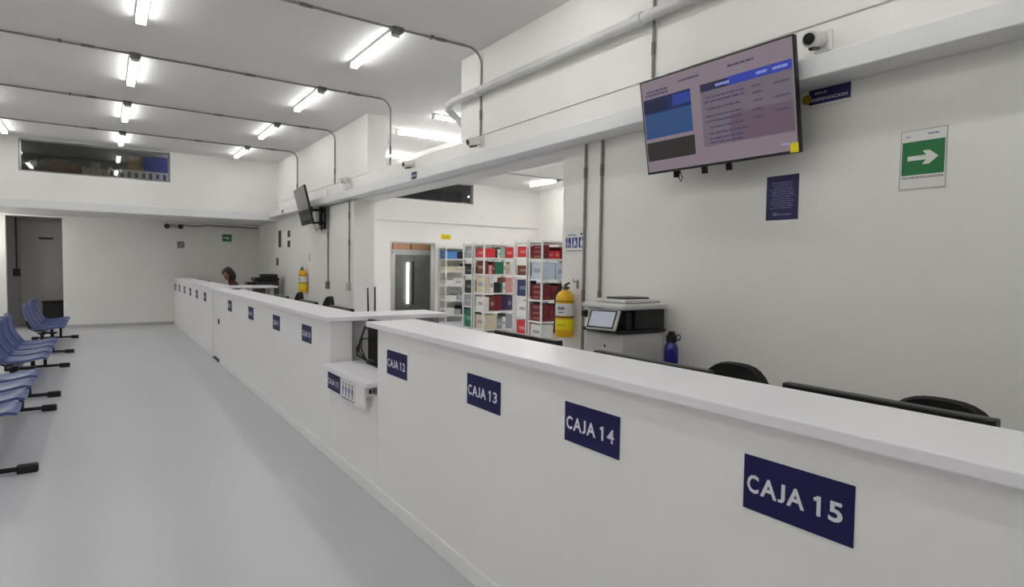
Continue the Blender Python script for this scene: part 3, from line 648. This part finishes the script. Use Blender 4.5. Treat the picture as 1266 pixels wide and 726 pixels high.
def tilted(name, m, x0, x1, y0, y1, z0, z1, bev=0):
    o = lbox(name, m, t, x0, x1, y0, y1, z0, z1, bev)
    r = Vector((.25,-.97,0)).normalized(); u = Vector((.45,.0,.88)); u = (u-r*u.dot(r)).normalized(); n = r.cross(u)
    mm = Matrix.Identity(4); L = Vector((PX0-.075, PY0+.125, PZ+.362)) - Vector((3.28, 3.28, PZ))
    for i in range(3): mm[i][0], mm[i][1], mm[i][2], mm[i][3] = r[i], u[i], n[i], L[i]
    o.matrix_local = mm; return o
tilted('touch_panel', M_grey_pl, -.125, .125, -.078, .082, -.022, 0, .006); tilted('panel_bezel', M_black, -.117, .108, -.068, .074, 0, .002, .001); tilted('panel_screen', M_screen_grey, -.104, .095, -.056, .062, .002, .003)
wbox('panel_arm', M_black, t, PX0-.08, PX0+.08, PY0+.07, PY0+.21, PZ+.285, PZ+.315, .006)
t = thing('water_bottle', 'dark blue water bottle with black loop cap beside the printer', 'bottle', (3.36, 2.865, .845))
bx_, by_ = 3.36, 2.865
MB().lathe([(.046, .0), (.051, .008), (.051, .16), (.047, .185), (.034, .205), (.028, .215)], (bx_, by_, .845), 20).build('flask', M_bottle, t, True)
MB().lathe([(.032, .212), (.039, .218), (.039, .258), (.026, .266), (.026, .285), (.016, .29)], (bx_, by_, .845), 16).build('cap', M_black, t, True)
MB().tube([(bx_, by_-.03, 1.105), (bx_, by_-.068, 1.118), (bx_, by_-.08, 1.098), (bx_, by_-.068, 1.078), (bx_, by_-.034, 1.082)], .005, 6).build('carry_loop', M_dgrey, t, True)
# antennas of a router behind the middle counter
t = thing('wifi_router', 'dark router with two thin antennas behind the middle counter', 'router', (2.25, 5.5, .745))
wbox('case', M_black, t, 2.17, 2.33, 5.66, 5.9, .745, .78, .008)
MB().tube([(2.25, 5.86, .78), (2.25, 5.90, 1.34)], [.012, .008], 6).build('antenna', M_black, t, True)
MB().tube([(2.25, 5.70, .78), (2.25, 5.70, 1.36)], [.012, .008], 6).build('antenna', M_black, t, True)
# far table and printer
desk(2.88, 3.45, 14.45, 15.25, .845, 'table in the far corner carrying the dark printer')
t = thing('dark_printer', 'dark grey printer in the far corner behind the farthest counter', 'printer', (3.16, 14.86, .845))
wbox('body', M_dgrey, t, 2.92, 3.42, 14.61, 15.11, .847, 1.16, .02, 2); wbox('scanner', M_black, t, 2.90, 3.42, 14.59, 15.13, 1.165, 1.25, .02, 2)
wbox('feeder', M_dgrey, t, 3.04, 3.40, 14.62, 14.96, 1.25, 1.33, .03, 2); wbox('output_shelf', M_black, t, 2.74, 2.92, 14.66, 15.06, 1.08, 1.14, .01)
# ================================================================== TANDEM SEATING
def tandem(yc, label, span=1.17, nseat=4):
    t = thing('tandem_seat', label, 'seat row', (-.78, yc, 0), 'blue waiting room seat rows')
    wbox('beam', M_darkmetal, t, -.84, -.78, yc-span-.12, yc+span+.12, .34, .40, .006)
    pitch = .575
    for s_ in (-1, 1):
        y = yc + s_*span
        fb = MB().tube([(-1.10, y, .035), (-.47, y, .035)], .019, 8).build('foot_bar', M_darkmetal, t, True)
        wbox('foot', M_black, fb, -.54, -.41, y-.03, y+.03, 0, .065, .012, 2); wbox('foot', M_black, fb, -1.16, -1.05, y-.03, y+.03, 0, .065, .012, 2)
        wbox('leg_post', M_darkmetal, t, -.865, -.815, y-.03, y+.03, .03, .35, .005); wbox('leg_post', M_darkmetal, t, -.72, -.68, y-.02, y+.02, .03, .36, .005)
        wbox('leg_bracket', M_darkmetal, t, -.9, -.64, y-.03, y+.03, .34, .37, .005)
    for k_ in range(nseat):
        y = yc + (k_-(nseat-1)/2)*pitch
        def seat(u, v):
            a = (u-.5)*2
            xx = -.98 + .44*v
            zz = .385 + .055*v - .03*math.sin(math.pi*v) + .03*abs(a)**2.5*(1-.3*v) - .035*max(0, v-.85)/.15
            return (xx, y + a*.225*(1-.12*max(0, v-.7)/.3), zz)
        so = MB().grid(seat, 8, 8, .022).build('seat', M_blue_chair, t, True)
        def back(u, v):
            a = (u-.5)*2; wv = .225*(1-.10*v**3)
            zz = .42 + .42*v - .035*abs(a)**3*v
            xx = -.985 - .13*v - .04*math.sin(math.pi*v) + .045*a*a
            return (xx, y + a*wv, zz)
        MB().grid(back, 8, 8, .02).build('backrest', M_blue_chair, t, True)
        for s_ in (-1, 1):
            MB().tube([(-.81, y+s_*.12, .38), (-.93, y+s_*.12, .37), (-1.02, y+s_*.12, .42), (-1.06, y+s_*.12, .55)], .012, 6).build('seat_bracket', M_darkmetal, so, True)
tandem(13.8, 'row of blue plastic waiting seats farthest from the camera, by the back doorway')
tandem(9.8, 'middle row of blue plastic waiting seats')
tandem(6.74, 'row of blue plastic waiting seats nearest the camera, cut by the frame edge', 1.11)
# ================================================================== BACK DOORWAY CORRIDOR
t = thing('door_1', 'grey door leaf in the dim back corridor', 'door', (-.95, 18.58, 0), kind='structure')
wbox('leaf', M_door, t, -1.62, -.3, 18.56, 18.6, 0, 2.5, .004)
wbox('name_plate', M_dgrey, t, -1.26, -.98, 18.55, 18.56, 2.08, 2.13)
t = thing('wall_conduit', 'dark conduit with a switch box in the dim back corridor', 'conduit', (-1.70, 18.57, 1.2))
MB().tube([(-1.69, 18.58, 2.6), (-1.69, 18.58, 1.36)], .014).build('pipe', M_dgrey, t, True); wbox('switch_box', M_dgrey, t, -1.76, -1.62, 18.53, 18.59, 1.18, 1.36, .006)
t = thing('dark_bin', 'low black bin in the back doorway behind the farthest seats', 'bin', (-.95, 18.2, 0))
mb = MB(); mb.box(-1.18, -.76, 18.0, 18.4, 0, .56, .02, 2); mb.build('body', M_black, t); wbox('lid', M_black, t, -1.2, -.74, 17.98, 18.42, .56, .60, .01)
# ================================================================== MEZZANINE CONTENT (behind window 1)
MZ = 2.76
M_card = mat('brown_cardboard', (.56, .42, .32), .8, var=.08); M_cream = mat('cream_carton', (.82, .78, .70), .7, var=.05)
M_tan = mat('tan_panel', (.74, .58, .34), .6, var=.08); M_bluep = mat('royal_blue_panel', (.14, .20, .52), .5, var=.05)
t = thing('mezzanine_shelf', 'dark shelf stacked with cartons behind the high hall window', 'shelf', (-.5, 16.2, MZ))
wbox('board', M_dgrey, t, -1.3, .2, 16.0, 16.6, MZ+.64, MZ+.67); wbox('side', M_dgrey, t, -1.3, -1.26, 16.0, 16.6, MZ, MZ+.64); wbox('side', M_dgrey, t, .16, .2, 16.0, 16.6, MZ, MZ+.64)
def carton(name, lb, cat, x0, x1, y0, y1, z0, z1, m, group=None, tape=None):
    t = thing(name, lb, cat, ((x0+x1)/2, (y0+y1)/2, z0), group)
    wbox('carton', m, t, x0, x1, y0, y1, z0, z1, .006)
    if tape: wbox('tape', tape, t, (x0+x1)/2-.02, (x0+x1)/2+.02, y0-.002, y1, z1-.06, z1+.002)
    return t
z0 = MZ+.672
for i, (a, b, hh, m, lb) in enumerate(((-1.22,-1.02,.26,M_dgrey,'dark box left behind the high hall window'),(-.98,-.62,.3,M_card,'wide brown carton behind the high hall window'),(-.60,-.36,.22,M_card,'smaller brown carton behind the high hall window'),(-.33,-.20,.18,M_cream,'left cream carton behind the high hall window'),(-.19,.02,.17,M_cream,'middle cream carton behind the high hall window'),(.03,.17,.16,M_cream,'right cream carton behind the high hall window'))):
    carton('carton', lb, 'carton', a, b, 16.05, 16.4, z0, z0+hh, m, 'mezzanine cartons', M_tan)
carton('carton', 'grey white carton on top of the cream ones behind the high hall window', 'carton', -.17, .0, 16.08, 16.36, z0+.172, z0+.31, mat('grey_carton', (.70,.68,.65), .7), 'mezzanine cartons')
t = thing('tan_board', 'tan wooden board behind the high hall window', 'board', (.7, 16.2, MZ)); wbox('board', M_tan, t, .52, .80, 16.15, 16.18, MZ, MZ+1.2)
t = thing('blue_board', 'royal blue board behind the high hall window', 'board', (1.05, 16.1, MZ)); wbox('board', M_bluep, t, .81, 1.42, 16.05, 16.08, MZ, MZ+1.2); wbox('ledger_strip', M_paper, t, .98, 1.2, 16.03, 16.05, MZ+.70, MZ+.72)
t = thing('white_railing', 'white slotted railing at the lower right of the high hall window', 'railing', (.85, 15.75, MZ))
wbox('top_rail', M_white_pl, t, .28, 1.42, 15.74, 15.78, MZ+.79, MZ+.83); wbox('bottom_rail', M_white_pl, t, .28, 1.42, 15.74, 15.78, MZ, MZ+.66)
for i in range(9):
    x = .28 + i*.1355; wbox('baluster', M_white_pl, t, x, x+.075 if i < 8 else 1.42, 15.745, 15.775, MZ+.66, MZ+.79)
tube_light(1.70, 15.80, 'y', 'added tube light hidden beside the high window to brighten the mezzanine room', 'added mezzanine lights', L=.5, box_end=0, tm=mat('added_led_tube', (1,1,1), .5, emit=(1,.99,.97), estr=TUBE*2.2))  # unseen lamp, added to light the cartons behind the window
# mezzanine behind window 2: dark cabinets
t = thing('dark_cabinet', 'dark cabinet row behind the high storage room window', 'cabinet', (7.4, 16.6, MZ))
wbox('body', M_dgrey, t, 5.7, 9.3, 16.4, 16.8, MZ+.004, MZ+1.15)
for i in range(6): wbox('cabinet_door', M_navy, t, 5.72+i*.6, 6.28+i*.6, 16.385, 16.4, MZ+.03, MZ+1.1)
# ================================================================== STORAGE ROOM RACKS
def rack(label, x0, x1, y0, y1, levels, post=.035):
    t = thing('storage_rack', label, 'rack', ((x0+x1)/2, (y0+y1)/2, 0), 'white metal storage racks')
    H = levels[0]+.03
    for x in (x0, x1-post):
        for y in (y0, y1-.03): wbox('post', M_rack, t, x, x+post, y, y+.03, 0, H)
    for z in levels: wbox('shelf', M_rack, t, x0+.002, x1-.002, y0+.003, y1-.003, z-.035, z)
    return t
COLS = {'red': (.78,.17,.20), 'dark red': (.45,.10,.12), 'brown': (.42,.20,.13), 'green': (.10,.42,.30), 'white': (.85,.85,.83), 'cream': (.80,.76,.66), 'pink': (.86,.58,.56), 'navy': (.16,.17,.36), 'blue': (.30,.52,.78), 'black': (.09,.09,.10), 'grey': (.58,.60,.62), 'teal': (.10,.42,.48), 'orange': (.72,.42,.12), 'striped green': (.55,.68,.60), 'pale blue': (.72,.77,.82), 'purple': (.30,.22,.36)}
ORD = ['top', 'second', 'third', 'fourth', 'bottom']
def fill(rk, x0, x1, y0, y1, levels, rows, depth=.40, sides=None):
    NUM = ['first','second','third','fourth','fifth','sixth','seventh','eighth']
    for i, row in enumerate(rows):
        seen = {}; tot_c = {}
        for r_ in row:
            if r_[0]: tot_c[r_[0].rstrip('*')] = tot_c.get(r_[0].rstrip('*'), 0)+1
        z = levels[i+1]; gap = levels[i]-.035 - z
        x = x0+.04; tot = sum(r_[1] for r_ in row); sc = (x1-x0-.085)/tot
        for j, (cn, wd, hh) in enumerate(row):
            wv = wd*sc
            if cn:
                nst = 1
                h_ = min(hh, .97)*gap
                if cn.endswith('*'): cn = cn[:-1]; nst = 3
                m = mat('pack_'+cn.replace(' ', '_'), COLS[cn], .5, var=.06, scale=14)
                kind = 'box'
                seen[cn] = seen.get(cn, 0)+1
                where = '' if tot_c[cn] == 1 else ', %s from the left' % NUM[seen[cn]-1]
                for q in range(nst):
                    a, b = z + h_*q/nst + .0005, z + h_*(q+1)/nst - (.006 if nst > 1 else 0)
                    lb = '%s%s box%s, %s shelf of %s' % (('lower ', 'middle ', 'upper ')[q] if nst > 1 else '', cn, where, ORD[i], rk)
                    t = thing('medicine_box', lb, 'box', (x+wv/2, y0+.02+depth/2, a), 'packs on %s, %s shelf' % (rk, ORD[i]))
                    dj = .01*((j*7+i*3) % 4)
                    pk = wbox('pack', m, t, x+.004, x+wv-.004, y0+.012+dj, y0+.012+depth, a, b, .003)
                    if cn not in ('black', 'dark red') and (b-a) > .05 and (i*3+j*5) % 3:
                        lm = mat('pack_label_'+cn.replace(' ', '_'), tuple(.55*v_+.38 for v_ in COLS[cn]), .5) if cn not in ('white', 'cream', 'pale blue', 'pink') else mat('pack_print', (.62,.60,.66), .6)
                        wbox('pack_label', lm, pk, x+wv*.22, x+wv*.78, y0+.0105+dj, y0+.012+dj, a+(b-a)*.35, a+(b-a)*.6)
                    if wv > .12 and j == 0:
                        wbox('side_label', mat('pack_label_'+cn.replace(' ', '_'), tuple(.55*v_+.38 for v_ in COLS[cn]), .5) if cn not in ('white','cream','pale blue') else mat('pack_print', (.62,.60,.66), .6), pk, x+.0025, x+.004, y0+.10, y0+.32, a+(b-a)*.4, a+(b-a)*.62)
            x += wv
XR = 7.42
LA = [2.1, 1.78, 1.43, 1.03, .61, .2]; LB = [2.12, 1.79, 1.40, .95, .52, .08]; LC = [2.13, 1.76, 1.33, .90, .45, .06]; LD = [2.14, 1.78, 1.38, .92, .60, .08]
nB, nBb, nC, nCb, nA = 'the middle white rack', 'the rack just behind the middle one', 'the nearest white rack', 'the rack just behind the nearest one', 'the rack beside the storage doorway'
rack('white metal rack full of mixed boxes in the middle of the storage room', XR, XR+.90, 12.0, 12.46, LB)
rack('white metal rack standing back to back behind the middle rack', XR, XR+.90, 12.54, 13.0, LD)
rack('white metal rack with dark red boxes nearest the pillar', XR+.04, XR+.94, 9.8, 10.26, LC)
rack('white metal rack standing back to back behind the nearest rack', XR+.04, XR+.94, 10.32, 10.78, LB)
rack('white metal rack against the back wall beside the storage doorway', 7.92, 8.82, 14.83, 15.27, LA)
fill(nB, XR, XR+.9, 12.0, 12.46, LB, [
 [('red',3,.75),('black',.7,.6),('white',.8,.7),('striped green',1.4,.85),('red',2.4,.9)],
 [('brown',1.1,.9),('pink',.9,.6),('brown',.6,.8),('green',2.2,.85),('white',.8,.85),('cream',.8,.7),('white',.9,.85)],
 [('cream',1.2,.95),('white',1.1,.9),('black',1.6,.6),('green',.6,.55),('white',.7,.6),('pink*',1.8,.9)],
 [('white',1.1,.85),('brown',1.3,.9),('dark red',1.8,.9),('navy',.9,.95),('purple',1.4,.95)],
 [('cream',3.2,.85),('grey',1.4,.6),('white',1.0,.7),('grey',1.6,.85)]])
fill(nBb, XR, XR+.9, 12.54, 13.0, LD, [
 [('grey',2.5,.92),('pale blue',2,.9),('grey',2,.9)], [('black',1.2,.5),('pale blue',1.6,.75),('grey',2,.6)],
 [('black',1.2,.75),('red',1.4,.35),('white',2,.5)], [('grey',1.0,.95),('white',1.2,.9),('black',1,.8),('white',2,.9)], [('green',1.6,.9),('grey',1.6,.6),('white',2,.6)]])
fill(nC, XR+.04, XR+.94, 9.8, 10.26, LC, [
 [('dark red*',1.3,.85),('red',1.2,.5),('red',1.2,.5),('dark red',1.4,.75),('red',1.4,.6)],
 [('pale blue',2.4,.9),('pale blue',2.2,.88),('navy',1.0,.8)],
 [('dark red*',1.6,.82),('dark red*',1.5,.78),('black',.8,.85),('brown*',1.5,.8)],
 [('dark red*',1.4,.85),('dark red*',1.6,.8),('dark red',1.5,.85),('brown',1.6,.8)],
 [('white',2.2,.9),('cream',2,.85),('white',2,.8)]])
fill(nCb, XR+.04, XR+.94, 10.32, 10.78, LB, [
 [('red',1.6,.8),('cream',1.2,.7),('red',2,.8)], [('brown',1.2,.6),('dark red',1.3,.8),('green',1.2,.7)], [('navy',1.3,.85),('teal',1.4,.35),('white',1.6,.7)],
 [('white',.8,.8),('grey',.9,.85),('pale blue',1,.8),('teal',1,.3)], [('red',1.8,.85),('white',2,.6)]])
fill(nA, 7.92, 8.82, 14.83, 15.27, LA, [
 [('blue',2.2,.75),('black',1.8,.7),('grey',1.4,.8)], [('cream',2,.4),('cream',2,.45),('black',1,.7)],
 [('white',1.2,.4),('white',1.6,.55),('white',1.4,.4)], [('white',2,.35),('grey',2,.45),('black',1,.5)], [('white',1.6,.5),('grey',1.4,.4),('black',2,.65)]])
# ---- room beyond the storage doorway
M_coldglass = mat('fridge_glass', (.36, .37, .37), .15, var=.15, scale=3); M_steel = mat('grey_fridge_enamel', (.55, .555, .56), .4, var=.05)
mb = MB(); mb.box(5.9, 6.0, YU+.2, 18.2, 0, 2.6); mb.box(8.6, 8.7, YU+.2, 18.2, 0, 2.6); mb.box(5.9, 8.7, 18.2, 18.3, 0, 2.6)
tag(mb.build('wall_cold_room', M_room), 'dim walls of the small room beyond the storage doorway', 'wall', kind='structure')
t = thing('door_frame', 'grey frame around the storage room doorway', 'door frame', (7.15, YU, 0), kind='structure')
wbox('jamb', M_grey_panel, t, D2[0], D2[0]+.04, YU-.008, YU+.2, 0, D2[2]); wbox('jamb', M_grey_panel, t, D2[1]-.04, D2[1], YU-.008, YU+.2, 0, D2[2]); wbox('head', M_grey_panel, t, D2[0]+.04, D2[1]-.04, YU-.008, YU+.2, D2[2]-.04, D2[2])
t = thing('glass_fridge', 'tall grey display refrigerator with a bright vertical lamp beyond the storage doorway', 'refrigerator', (7.7, 16.9, 0))
wbox('body', M_steel, t, 7.15, 8.45, 16.75, 17.4, 0, 2.05, .01); wbox('glass_door', M_coldglass, t, 7.22, 7.78, 16.72, 16.75, .15, 1.9, .006); wbox('glass_door', M_coldglass, t, 7.82, 8.38, 16.72, 16.75, .15, 1.9, .006)
wbox('door_frame', M_grey_panel, t, 7.17, 7.22, 16.71, 16.75, .1, 1.95); wbox('handle', M_black, t, 7.775, 7.825, 16.68, 16.72, .4, 1.7, .004)
MB().tube([(7.63, 16.69, .42), (7.63, 16.69, 1.66)], .03, 8).build('vertical_lamp', mat('cool_lamp', (1,1,1), .5, emit=(1, .99, .96), estr=6), t, True)
t = thing('grey_shelving', 'grey metal shelving standing left in the room beyond the storage doorway', 'shelving', (6.8, 16.9, 0))
for x in (6.55, 7.02): wbox('post', M_grey_panel, t, x, x+.07, 16.5, 16.55, 0, 1.9); wbox('post', M_grey_panel, t, x, x+.07, 16.95, 17.0, 0, 1.9)
for z in (.3, .8, 1.3, 1.85): wbox('shelf', M_grey_panel, t, 6.55, 7.09, 16.5, 17.0, z-.03, z)
for i, z in enumerate((.3, .8, 1.3)):
    carton('carton', 'dark carton on the %s shelf beyond the storage doorway' % ('lowest','middle','highest')[i], 'carton', 6.64, 7.0, 16.58, 16.95, z+.001, z+.36, M_dgrey, 'cartons beyond the doorway')
carton('carton', 'left brown carton stacked high beyond the storage doorway', 'carton', 7.2, 7.75, 16.8, 17.3, 2.052, 2.4, M_card, 'brown cartons on the refrigerator', M_cream); carton('carton', 'right brown carton stacked high beyond the storage doorway', 'carton', 7.8, 8.4, 16.8, 17.3, 2.052, 2.42, M_card, 'brown cartons on the refrigerator', M_cream)
carton('carton', 'brown carton on top of the grey shelving beyond the storage doorway', 'carton', 6.63, 7.01, 16.56, 16.94, 1.852, 2.2, M_card, 'brown cartons on the refrigerator', M_cream)
tube_light(7.2, 15.95, 'x', 'added tube light hidden above the storage doorway to brighten the room beyond', 'added doorway room lights', zt=2.6, box_end=0, tm=mat('added_led_tube', (1,1,1), .5))  # lamp put in out of sight to brighten the fridge and shelving
# ================================================================== PERSON (seated behind the farthest counter)
M_skin = mat('skin', (.62, .42, .33), .55, var=.05); M_hair = mat('dark_hair', (.10, .07, .06), .5, var=.3, scale=30, stretch=(6,6,1)); M_shirt = mat('dark_maroon_shirt', (.30, .14, .15), .8, var=.1)
PX, PY = 2.22, 14.1
pt = thing('person', 'person with dark hair in a maroon top seated behind the farthest counter', 'person', (PX+.35, PY, 0))
def skin_body(name, m, verts, edges, radii, parent, lev=2):
    me = bpy.data.meshes.new(name); me.from_pydata([Vector(v)-Vector(parent['_o']) for v in verts], edges, []); me.materials.append(m)
    o = bpy.data.objects.new(name, me); COL.objects.link(o); o.parent = parent
    md = o.modifiers.new('skin', 'SKIN'); md.use_smooth_shade = True
    for i, r in enumerate(radii):
        d = me.skin_vertices[0].data[i]; d.radius = r if hasattr(r, '__len__') else (r, r); d.use_root = (i == 0)
    sd = o.modifiers.new('sub', 'SUBSURF'); sd.levels = lev; sd.render_levels = lev
    return o
X0 = PX+.02          # head x; leans to the desk
V = [(PX+.30, PY, .56), (PX+.27, PY, .75), (PX+.18, PY, .95), (PX+.12, PY, 1.10), (PX+.08, PY, 1.18), (PX+.04, PY-.01, 1.25),      # pelvis..neck
     (PX+.13, PY-.17, 1.08), (PX-.02, PY-.24, .90), (PX-.22, PY-.17, .80), (PX-.30, PY-.12, .79),       # arm
     (PX+.13, PY+.17, 1.08), (PX-.02, PY+.24, .90), (PX-.22, PY+.17, .80), (PX-.30, PY+.12, .79),
     (PX+.24, PY-.10, .54), (PX-.14, PY-.12, .53), (PX-.12, PY-.12, .10), (PX-.24, PY-.12, .05),
     (PX+.24, PY+.10, .54), (PX-.14, PY+.12, .53), (PX-.12, PY+.12, .10), (PX-.24, PY+.12, .05)]
Ed = [(0,1),(1,2),(2,3),(3,4),(4,5),(3,6),(6,7),(7,8),(8,9),(3,10),(10,11),(11,12),(12,13),(0,14),(14,15),(15,16),(16,17),(0,18),(18,19),(19,20),(20,21)]
Ra = [(.15,.12),(.14,.11),(.15,.11),(.13,.09),(.06,.06),(.055,.055),.06,.048,.036,.03,.06,.048,.036,.03,.085,.065,.045,.04,.085,.065,.045,.04]
skin_body('body', M_shirt, V, Ed, Ra, pt)
for s_ in (-1, 1):
    hv = [(PX-.29, PY+s_*.12, .79), (PX-.36, PY+s_*.115, .785)]; he = [(0,1)]; hr = [(.03,.02),(.036,.016)]
    for f_i in range(4):
        b = len(hv); o_ = -.027+f_i*.018; L = (.055,.068,.072,.06)[f_i if s_ > 0 else 3-f_i]
        hv += [(PX-.375, PY+s_*.115+o_, .785), (PX-.375-L*.6, PY+s_*.115+o_, .782), (PX-.375-L, PY+s_*.115+o_, .768)]; he += [(1,b),(b,b+1),(b+1,b+2)]; hr += [.009,.0085,.0075]
    b = len(hv); hv += [(PX-.34, PY+s_*.085, .782), (PX-.375, PY+s_*.065, .775)]; he += [(0,b),(b,b+1)]; hr += [.01,.008]
    skin_body('hand', M_skin, hv, he, hr, pt, 1)
# head, turned towards the hall (-X, slightly -Y)
HC = Vector((PX+.01, PY-.02, 1.335)); fd = Vector((-.82, -.55, -.08)).normalized(); sd_ = fd.cross(Vector((0,0,1))).normalized(); ud = sd_.cross(fd)
def head_pt(th, ph, inflate=0, hair=False):
    # ph: 0 at chin .. pi at crown ; th: 0 is the face
    u = math.sin(ph); zz = -math.cos(ph)
    w_ = .076*(1 - .20*max(0, -zz)) + inflate; d_ = .095*(1 - .10*max(0, -zz)) + inflate; h_ = .118 + inflate
    f_ = math.cos(th)*u*d_; s2 = math.sin(th)*u*w_
    if not hair:
        c = max(0, math.cos(th))
        nose = math.exp(-((th+0.0)/.16)**2)*math.exp(-((zz+.12)/.16)**2)*.022
        sock = -(math.exp(-((abs(th)-.42)/.16)**2)*math.exp(-((zz-.03)/.09)**2))*.010
        lips = math.exp(-(th/.28)**2)*math.exp(-((zz+.46)/.07)**2)*.006
        f_ += (nose+sock+lips)
    return HC + fd*f_ + sd_*s2 + ud*(zz*h_)
mb = MB(); nT, nP = 36, 24
rings = [[mb.bm.verts.new(head_pt((2*math.pi*i/nT if i <= nT/2 else 2*math.pi*i/nT-2*math.pi), .08+(math.pi-.16)*j/nP)) for i in range(nT)] for j in range(nP+1)]
for j in range(nP):
    for i in range(nT): mb.bm.faces.new((rings[j][i], rings[j][(i+1)%nT], rings[j+1][(i+1)%nT], rings[j+1][i]))
mb.bm.faces.new(rings[0][::-1]); mb.bm.faces.new(rings[-1]); mb.build('head', M_skin, pt, True)
for s_ in (-1, 1):
    e = HC + sd_*s_*.074 + ud*(-.01); MB().tube([e-ud*.03, e-ud*.01+sd_*s_*.008, e+ud*.012+sd_*s_*.01, e+ud*.03], [.006,.012,.014,.008], 8).build('ear', M_skin, pt, True)
    e = HC + fd*.078 + sd_*s_*.032 + ud*.006; MB().lathe([(.001,-.009),(.007,-.006),(.009,0),(.007,.006),(.001,.009)], e, 10).build('eye', M_ink, pt, True)
MB().tube([HC+fd*.088+sd_*-.022-ud*.052, HC+fd*.094-ud*.053, HC+fd*.088+sd_*.022-ud*.052], .004, 6).build('mouth', mat('lips', (.5,.24,.22), .5), pt, True)
mb = MB()      # hair cap: crown, sides and a tail behind the neck
def hp(th, ph): 
    lim = 1.95 if abs(th) < .75 else (1.55 if abs(th) < 1.25 else .55)
    return head_pt(th, max(ph, lim), .026 + .02*max(0, -math.cos(th)), True)
rings = [[mb.bm.verts.new(hp((2*math.pi*i/nT if i <= nT/2 else 2*math.pi*i/nT-2*math.pi), .5+(math.pi-.55)*j/nP)) for i in range(nT)] for j in range(nP+1)]
for j in range(nP):
    for i in range(nT): mb.bm.faces.new((rings[j][i], rings[j][(i+1)%nT], rings[j+1][(i+1)%nT], rings[j+1][i]))
mb.bm.faces.new(rings[-1]); mb.build('hair', M_hair, pt, True)
b0 = HC - fd*.09 - ud*.03
MB().tube([b0+ud*.06, b0-fd*.02, b0-ud*.08-fd*.015, b0-ud*.17], [.07,.085,.08,.05], 12).build('hair_tail', M_hair, pt, True)
office_chair(PX+.42, PY, .93, 1, 'black office chair under the seated person')
for o in bpy.data.objects:
    if '_o' in o: del o['_o']
